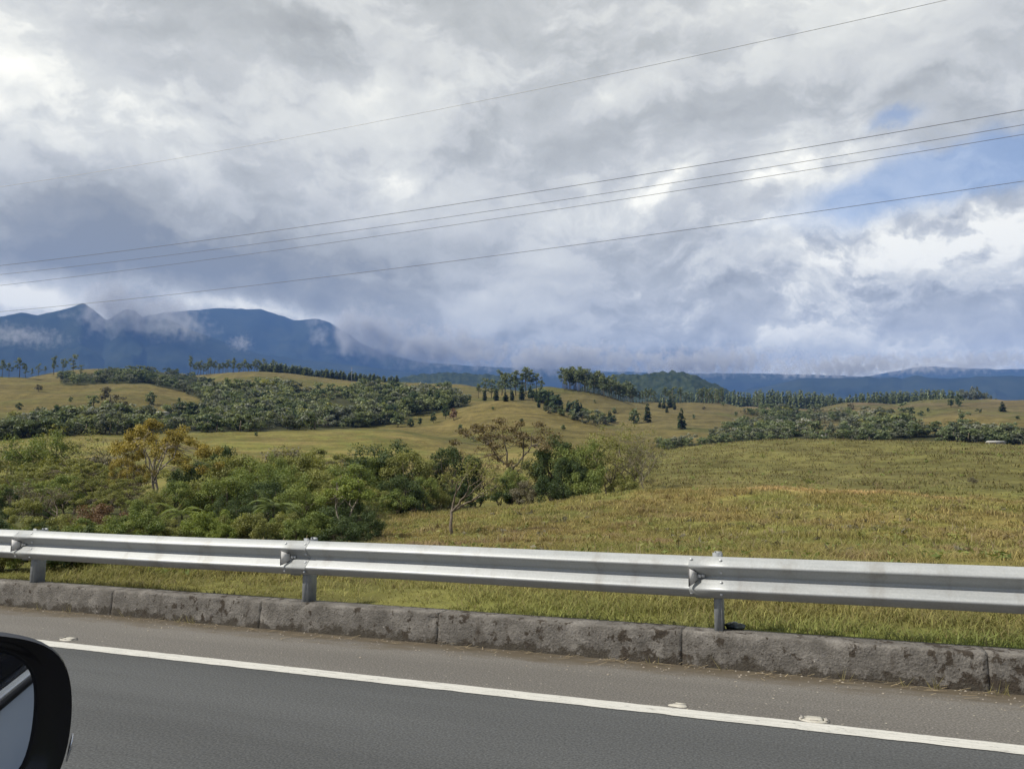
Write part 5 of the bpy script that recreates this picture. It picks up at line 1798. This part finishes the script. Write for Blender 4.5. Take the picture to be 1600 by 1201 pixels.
def road_stud(x, y, label, worn=False):
    c_ = on_plane(x, y, 0.01)
    s, n = to_road(c_)
    w0 = RW(s, n, 0.0)
    root = link('road_stud', None, label=label, cat='road stud', group='white road studs beside the edge line', loc=(w0[0], w0[1], 0.0), rot=(0, 0, ROT))
    if not worn:
        V, F = [], []
        k = 28
        prof = [(1.0, 0.001), (0.97, 0.007), (0.85, 0.011), (0.78, 0.008), (0.0, 0.008)]
        for (q, z) in prof:
            for j in range(k):
                a = j / k * 2 * math.pi
                V.append((0.085 * q * math.cos(a), 0.056 * q * math.sin(a), z))
        for i in range(len(prof) - 1):
            for j in range(k):
                F.append((i * k + j, i * k + (j + 1) % k, (i + 1) * k + (j + 1) % k, (i + 1) * k + j))
        link('base', np_mesh('base', np.array(V), [np.array(F)], ['stud_white'], smooth=True), root)
        # raised body with sloping ends
        V = [(-0.055, -0.036, 0.0085), (0.055, -0.036, 0.0085), (0.055, 0.042, 0.0085), (-0.055, 0.042, 0.0085), (-0.032, -0.026, 0.015), (0.032, -0.026, 0.015), (0.032, 0.034, 0.015), (-0.032, 0.034, 0.015)]
        link('body', np_mesh('body', np.array(V), [np.array([(0, 3, 2, 1), (4, 5, 6, 7), (0, 1, 5, 4), (1, 2, 6, 5), (2, 3, 7, 6), (3, 0, 4, 7)])], ['stud_white']), root)
        mb = MB()
        for sg in (-1, 1):
            mb.box((sg * 0.068 - 0.007, -0.030, 0.009), (sg * 0.068 + 0.007, 0.030, 0.016))
        mb.box((-0.022, -0.046, 0.009), (0.022, -0.038, 0.014))
        link('reflector', mb.mesh('reflector', ['stud_grey']), root)
    else:
        gg = np.random.default_rng(5)
        V = [(0, 0, 0.012)]
        k = 16
        for j in range(k):
            a = j / k * 2 * math.pi
            q = 0.7 + 0.5 * gg.random()
            V.append((0.048 * q * math.cos(a), 0.026 * q * math.sin(a), 0.010))
        for j in range(k):
            V.append((V[1 + j][0] * 1.12, V[1 + j][1] * 1.12, 0.001))
        T_ = [(0, 1 + j, 1 + (j + 1) % k) for j in range(k)]
        Q_ = [(1 + j, 1 + k + j, 1 + k + (j + 1) % k, 1 + (j + 1) % k) for j in range(k)]
        link('base', np_mesh('base', np.array(V), [np.array(Q_), np.array(T_)], ['stud_white']), root)
        mb = MB(); mb.box((-0.02, 0.034, 0.001), (0.045, 0.044, 0.010)); link('body', mb.mesh('body', ['stud_white']), root)


road_stud(1272, 1122, 'whole oval white road stud beside the edge line')
road_stud(1059, 1100, 'broken white remains of a road stud by the edge line', worn=True)
road_stud(107, 997, 'white road stud just above the car mirror')

# dark crumpled bag at the foot of the third post
plain('bag_plastic', (0.012, 0.022, 0.020), 0.28, var=0.3, scale=20, spec=0.6)
s_b, _ = px_at_n(1149, NK + 0.24, 978)
V, F = [], []
nu, nv = 22, 12
gg = np.random.default_rng(4)
for i in range(nv + 1):
    ph = i / nv * math.pi
    for j in range(nu):
        a = j / nu * 2 * math.pi
        d = np.array([math.sin(ph) * math.cos(a), math.sin(ph) * math.sin(a), math.cos(ph)])
        q = 1 + 0.50 * fbm(np.array([d[0] * 3.0 + 5]), np.array([d[1] * 2.6 + d[2] * 4]), 4, 91)[0]
        V.append(d * np.array([0.072, 0.045, 0.030]) * q)
for i in range(nv):
    for j in range(nu):
        F.append((i * nu + j, (i + 1) * nu + j, (i + 1) * nu + (j + 1) % nu, i * nu + (j + 1) % nu))
w0 = RW(s_b, NK + 0.235, KH + 0.024)
link('plastic_bag', np_mesh('plastic_bag', np.array(V), [np.array(F)], ['bag_plastic'], smooth=False),
     label='crumpled dark plastic bag on the kerb at the third guardrail post', cat='bag', loc=tuple(w0), rot=(0, 0, ROT))

# ------------------------------------------------------------------ the car's door mirror, and the car side it reflects
plain('mirror_black', (0.012, 0.012, 0.015), 0.42, var=0.1, spec=0.45)
plain('mirror_gloss', (0.006, 0.006, 0.008), 0.25, var=0.1, spec=0.3)
m, t, p, o = new_mat('mirror_glass')
f = t.noise(objco(t), 20, 3, 0.5)
t.put(p.inputs['Base Color'], t.ramp(f, [(0.3, (0.60, 0.63, 0.68)), (0.7, (0.64, 0.67, 0.72))]))
p.inputs['Metallic'].default_value = 1.0
p.inputs['Roughness'].default_value = 0.015
plain('car_paint', (0.20, 0.235, 0.285), 0.3, 0.5, var=0.04, scale=2)
plain('cabin_dark', (0.006, 0.008, 0.016), 0.08, var=0.1, spec=0.5)
plain('car_trim', (0.015, 0.015, 0.018), 0.4)
plain('car_chrome', (0.55, 0.56, 0.58), 0.2, 0.8)

MO = at(115, 1108, 1.08)                                   # outer end of the mirror rim
BK = np.array([UV[0], UV[1], 0.0])                          # towards the rear of the car
OUTW = np.array([NV[0], NV[1], 0.0])
turn = math.radians(26)
MN = BK * math.cos(turn) - OUTW * math.sin(turn)            # the way the opening faces
MA = np.cross([0, 0, 1.0], MN); MA /= np.linalg.norm(MA)    # across
if MA @ OUTW < 0: MA = -MA
mroot = link('car_side_mirror', None, label='black door mirror of the car at the lower left corner', cat='side mirror', loc=tuple(MO))


def mplane(x, y, back=0.0):
    d = ray(x, y)
    o_ = np.array([0, 0, EYE])
    c_ = MO - MN * back
    t_ = ((c_ - o_) @ MN) / (d @ MN)
    q = o_ + d * t_ - MO
    return np.array([q @ MA, q[2]])


def outline(pts, back, wid, n=72):
    """closed outline in the mirror plane: the end seen in the photo, and the inner end carried on out of view"""
    a = np.array([mplane(x, y, back) for x, y in pts])
    zc = (a[:, 1].max() + a[:, 1].min()) / 2
    left_top, left_bot = a[0], a[-1]
    inner = []
    x0 = min(left_top[0], left_bot[0]) - wid
    zt, zb = left_top[1], left_bot[1]
    for ph in np.linspace(0, math.pi, 10):
        inner.append((x0 - 0.04 * math.sin(ph), (zt + zb) / 2 - (zt - zb) / 2 * math.cos(ph)))
    inner = np.array(inner)[::-1]
    inner = inner if abs(inner[0][1] - zb) > abs(inner[-1][1] - zb) else inner
    seq = list(a) + ([tuple(q) for q in (inner if abs(inner[0][1] - zb) < abs(inner[-1][1] - zb) else inner[::-1])])
    seq = np.array(seq + [seq[0]], float)
    L = np.concatenate([[0], np.cumsum(np.linalg.norm(np.diff(seq, axis=0), axis=1))])
    q = np.linspace(0, L[-1], n, endpoint=False)
    P_ = np.stack([np.interp(q, L, seq[:, 0]), np.interp(q, L, seq[:, 1])], -1)
    for _ in range(3):
        P_ = 0.5 * P_ + 0.25 * np.roll(P_, 1, 0) + 0.25 * np.roll(P_, -1, 0)
    return P_


def m3(P_, depth):
    return P_[:, :1] * MA[None] + P_[:, 1:2] * np.array([[0, 0, 1.0]]) - MN[None] * depth


rim_px = [(-40, 987), (0, 990), (40, 995), (75, 1005), (98, 1022), (110, 1048), (115, 1080), (115, 1110), (111, 1150), (103, 1185), (92, 1215), (75, 1245), (40, 1262), (-40, 1268)]
in_px = [(-40, 1009), (0, 1012), (30, 1018), (52, 1032), (66, 1052), (72, 1080), (71, 1110), (66, 1150), (58, 1185), (48, 1212), (30, 1232), (0, 1240), (-40, 1243)]
gl_px = [(-40, 1016), (0, 1019), (25, 1024), (42, 1037), (51, 1055), (54, 1080), (53, 1108), (49, 1145), (42, 1175), (32, 1202), (18, 1218), (-10, 1226), (-40, 1228)]
rim, inn, gls = outline(rim_px, 0.0, 0.10), outline(in_px, 0.0, 0.10), outline(gl_px, 0.016, 0.10)
ctr = rim.mean(0)


def loft(rings, mat, name, cap=None, smooth=True):
    k = len(rings[0])
    V = np.concatenate(rings)
    F = []
    for i in range(len(rings) - 1):
        for j in range(k):
            F.append((i * k + j, i * k + (j + 1) % k, (i + 1) * k + (j + 1) % k, (i + 1) * k + j))
    fs = [np.array(F)]
    if cap: fs.append((np.arange(k) + (len(rings) - 1) * k)[None])
    return link(name, np_mesh(name, V, fs, [mat], smooth=smooth), parent=mroot)


sh = lambda P_, f: ctr + (P_ - ctr) * f
loft([m3(sh(rim, 0.985), -0.002), m3(rim, 0.006), m3(sh(rim, 1.0), 0.02), m3(sh(rim, 0.97), 0.05), m3(sh(rim, 0.86), 0.085), m3(sh(rim, 0.6), 0.11), m3(sh(rim, 0.2), 0.12)], 'mirror_black', 'housing', cap=True)
loft([m3(sh(rim, 0.985), -0.002), m3(rim * 0.6 + inn * 0.4, 0.001), m3(rim * 0.25 + inn * 0.75, 0.006), m3(inn, 0.016), m3(inn * 0.4 + gls * 0.6, 0.017), m3(gls, 0.017)], 'mirror_gloss', 'bezel')
loft([m3(gls, 0.0165), m3(sh(gls, 0.5), 0.0165)], 'mirror_glass', 'mirror_glass', cap=True, smooth=False)
sg = np.array([mplane(x, y, 0.03) for x, y in ((108, 1146), (104, 1168), (98, 1190))])
mb = MB(); mb.tube(m3(sg, 0.03) + MA * 0.004, [0.001, 0.0022, 0.001], 8)
link('turn_signal', mb.mesh('turn_signal', ['car_chrome'], True), parent=mroot)

# side of the car, behind the picture: seen only in the mirror glass
n_c = float(MO[:2] @ NV) - 0.22
s_m = float(MO[:2] @ UV)
croot = link('car', None, label='grey blue side of the car reflected in its door mirror', cat='car', rot=(0, 0, ROT))
def panel(z0, z1, s0, s1, n0, n1, mat, name):
    mb = MB()
    V = []
    for (s, z, n) in ((s0, z0, n0), (s1, z0, n0), (s1, z1, n1), (s0, z1, n1)):
        V += [(s, n, z), (s, n - 0.03, z)]
    mb.add(V, [(0, 2, 4, 6), (7, 5, 3, 1), (0, 1, 3, 2), (2, 3, 5, 4), (4, 5, 7, 6), (6, 7, 1, 0)])
    return link(name, mb.mesh(name, [mat]), parent=croot)
SILL = 1.02
panel(0.35, SILL, s_m + 0.30, s_m + 4.0, n_c, n_c - 0.02, 'car_paint', 'door')
panel(SILL + 0.002, SILL + 0.016, s_m + 0.30, s_m + 4.0, n_c + 0.004, n_c + 0.002, 'car_trim', 'window_seal')
panel(SILL + 0.018, SILL + 0.026, s_m + 0.30, s_m + 4.0, n_c + 0.004, n_c + 0.002, 'car_chrome', 'window_trim')
panel(SILL + 0.028, SILL + 0.13, s_m + 0.30, s_m + 3.4, n_c - 0.01, n_c - 0.03, 'cabin_dark', 'window')  # near-black strip: darkness of the cabin behind the open window, put into colour
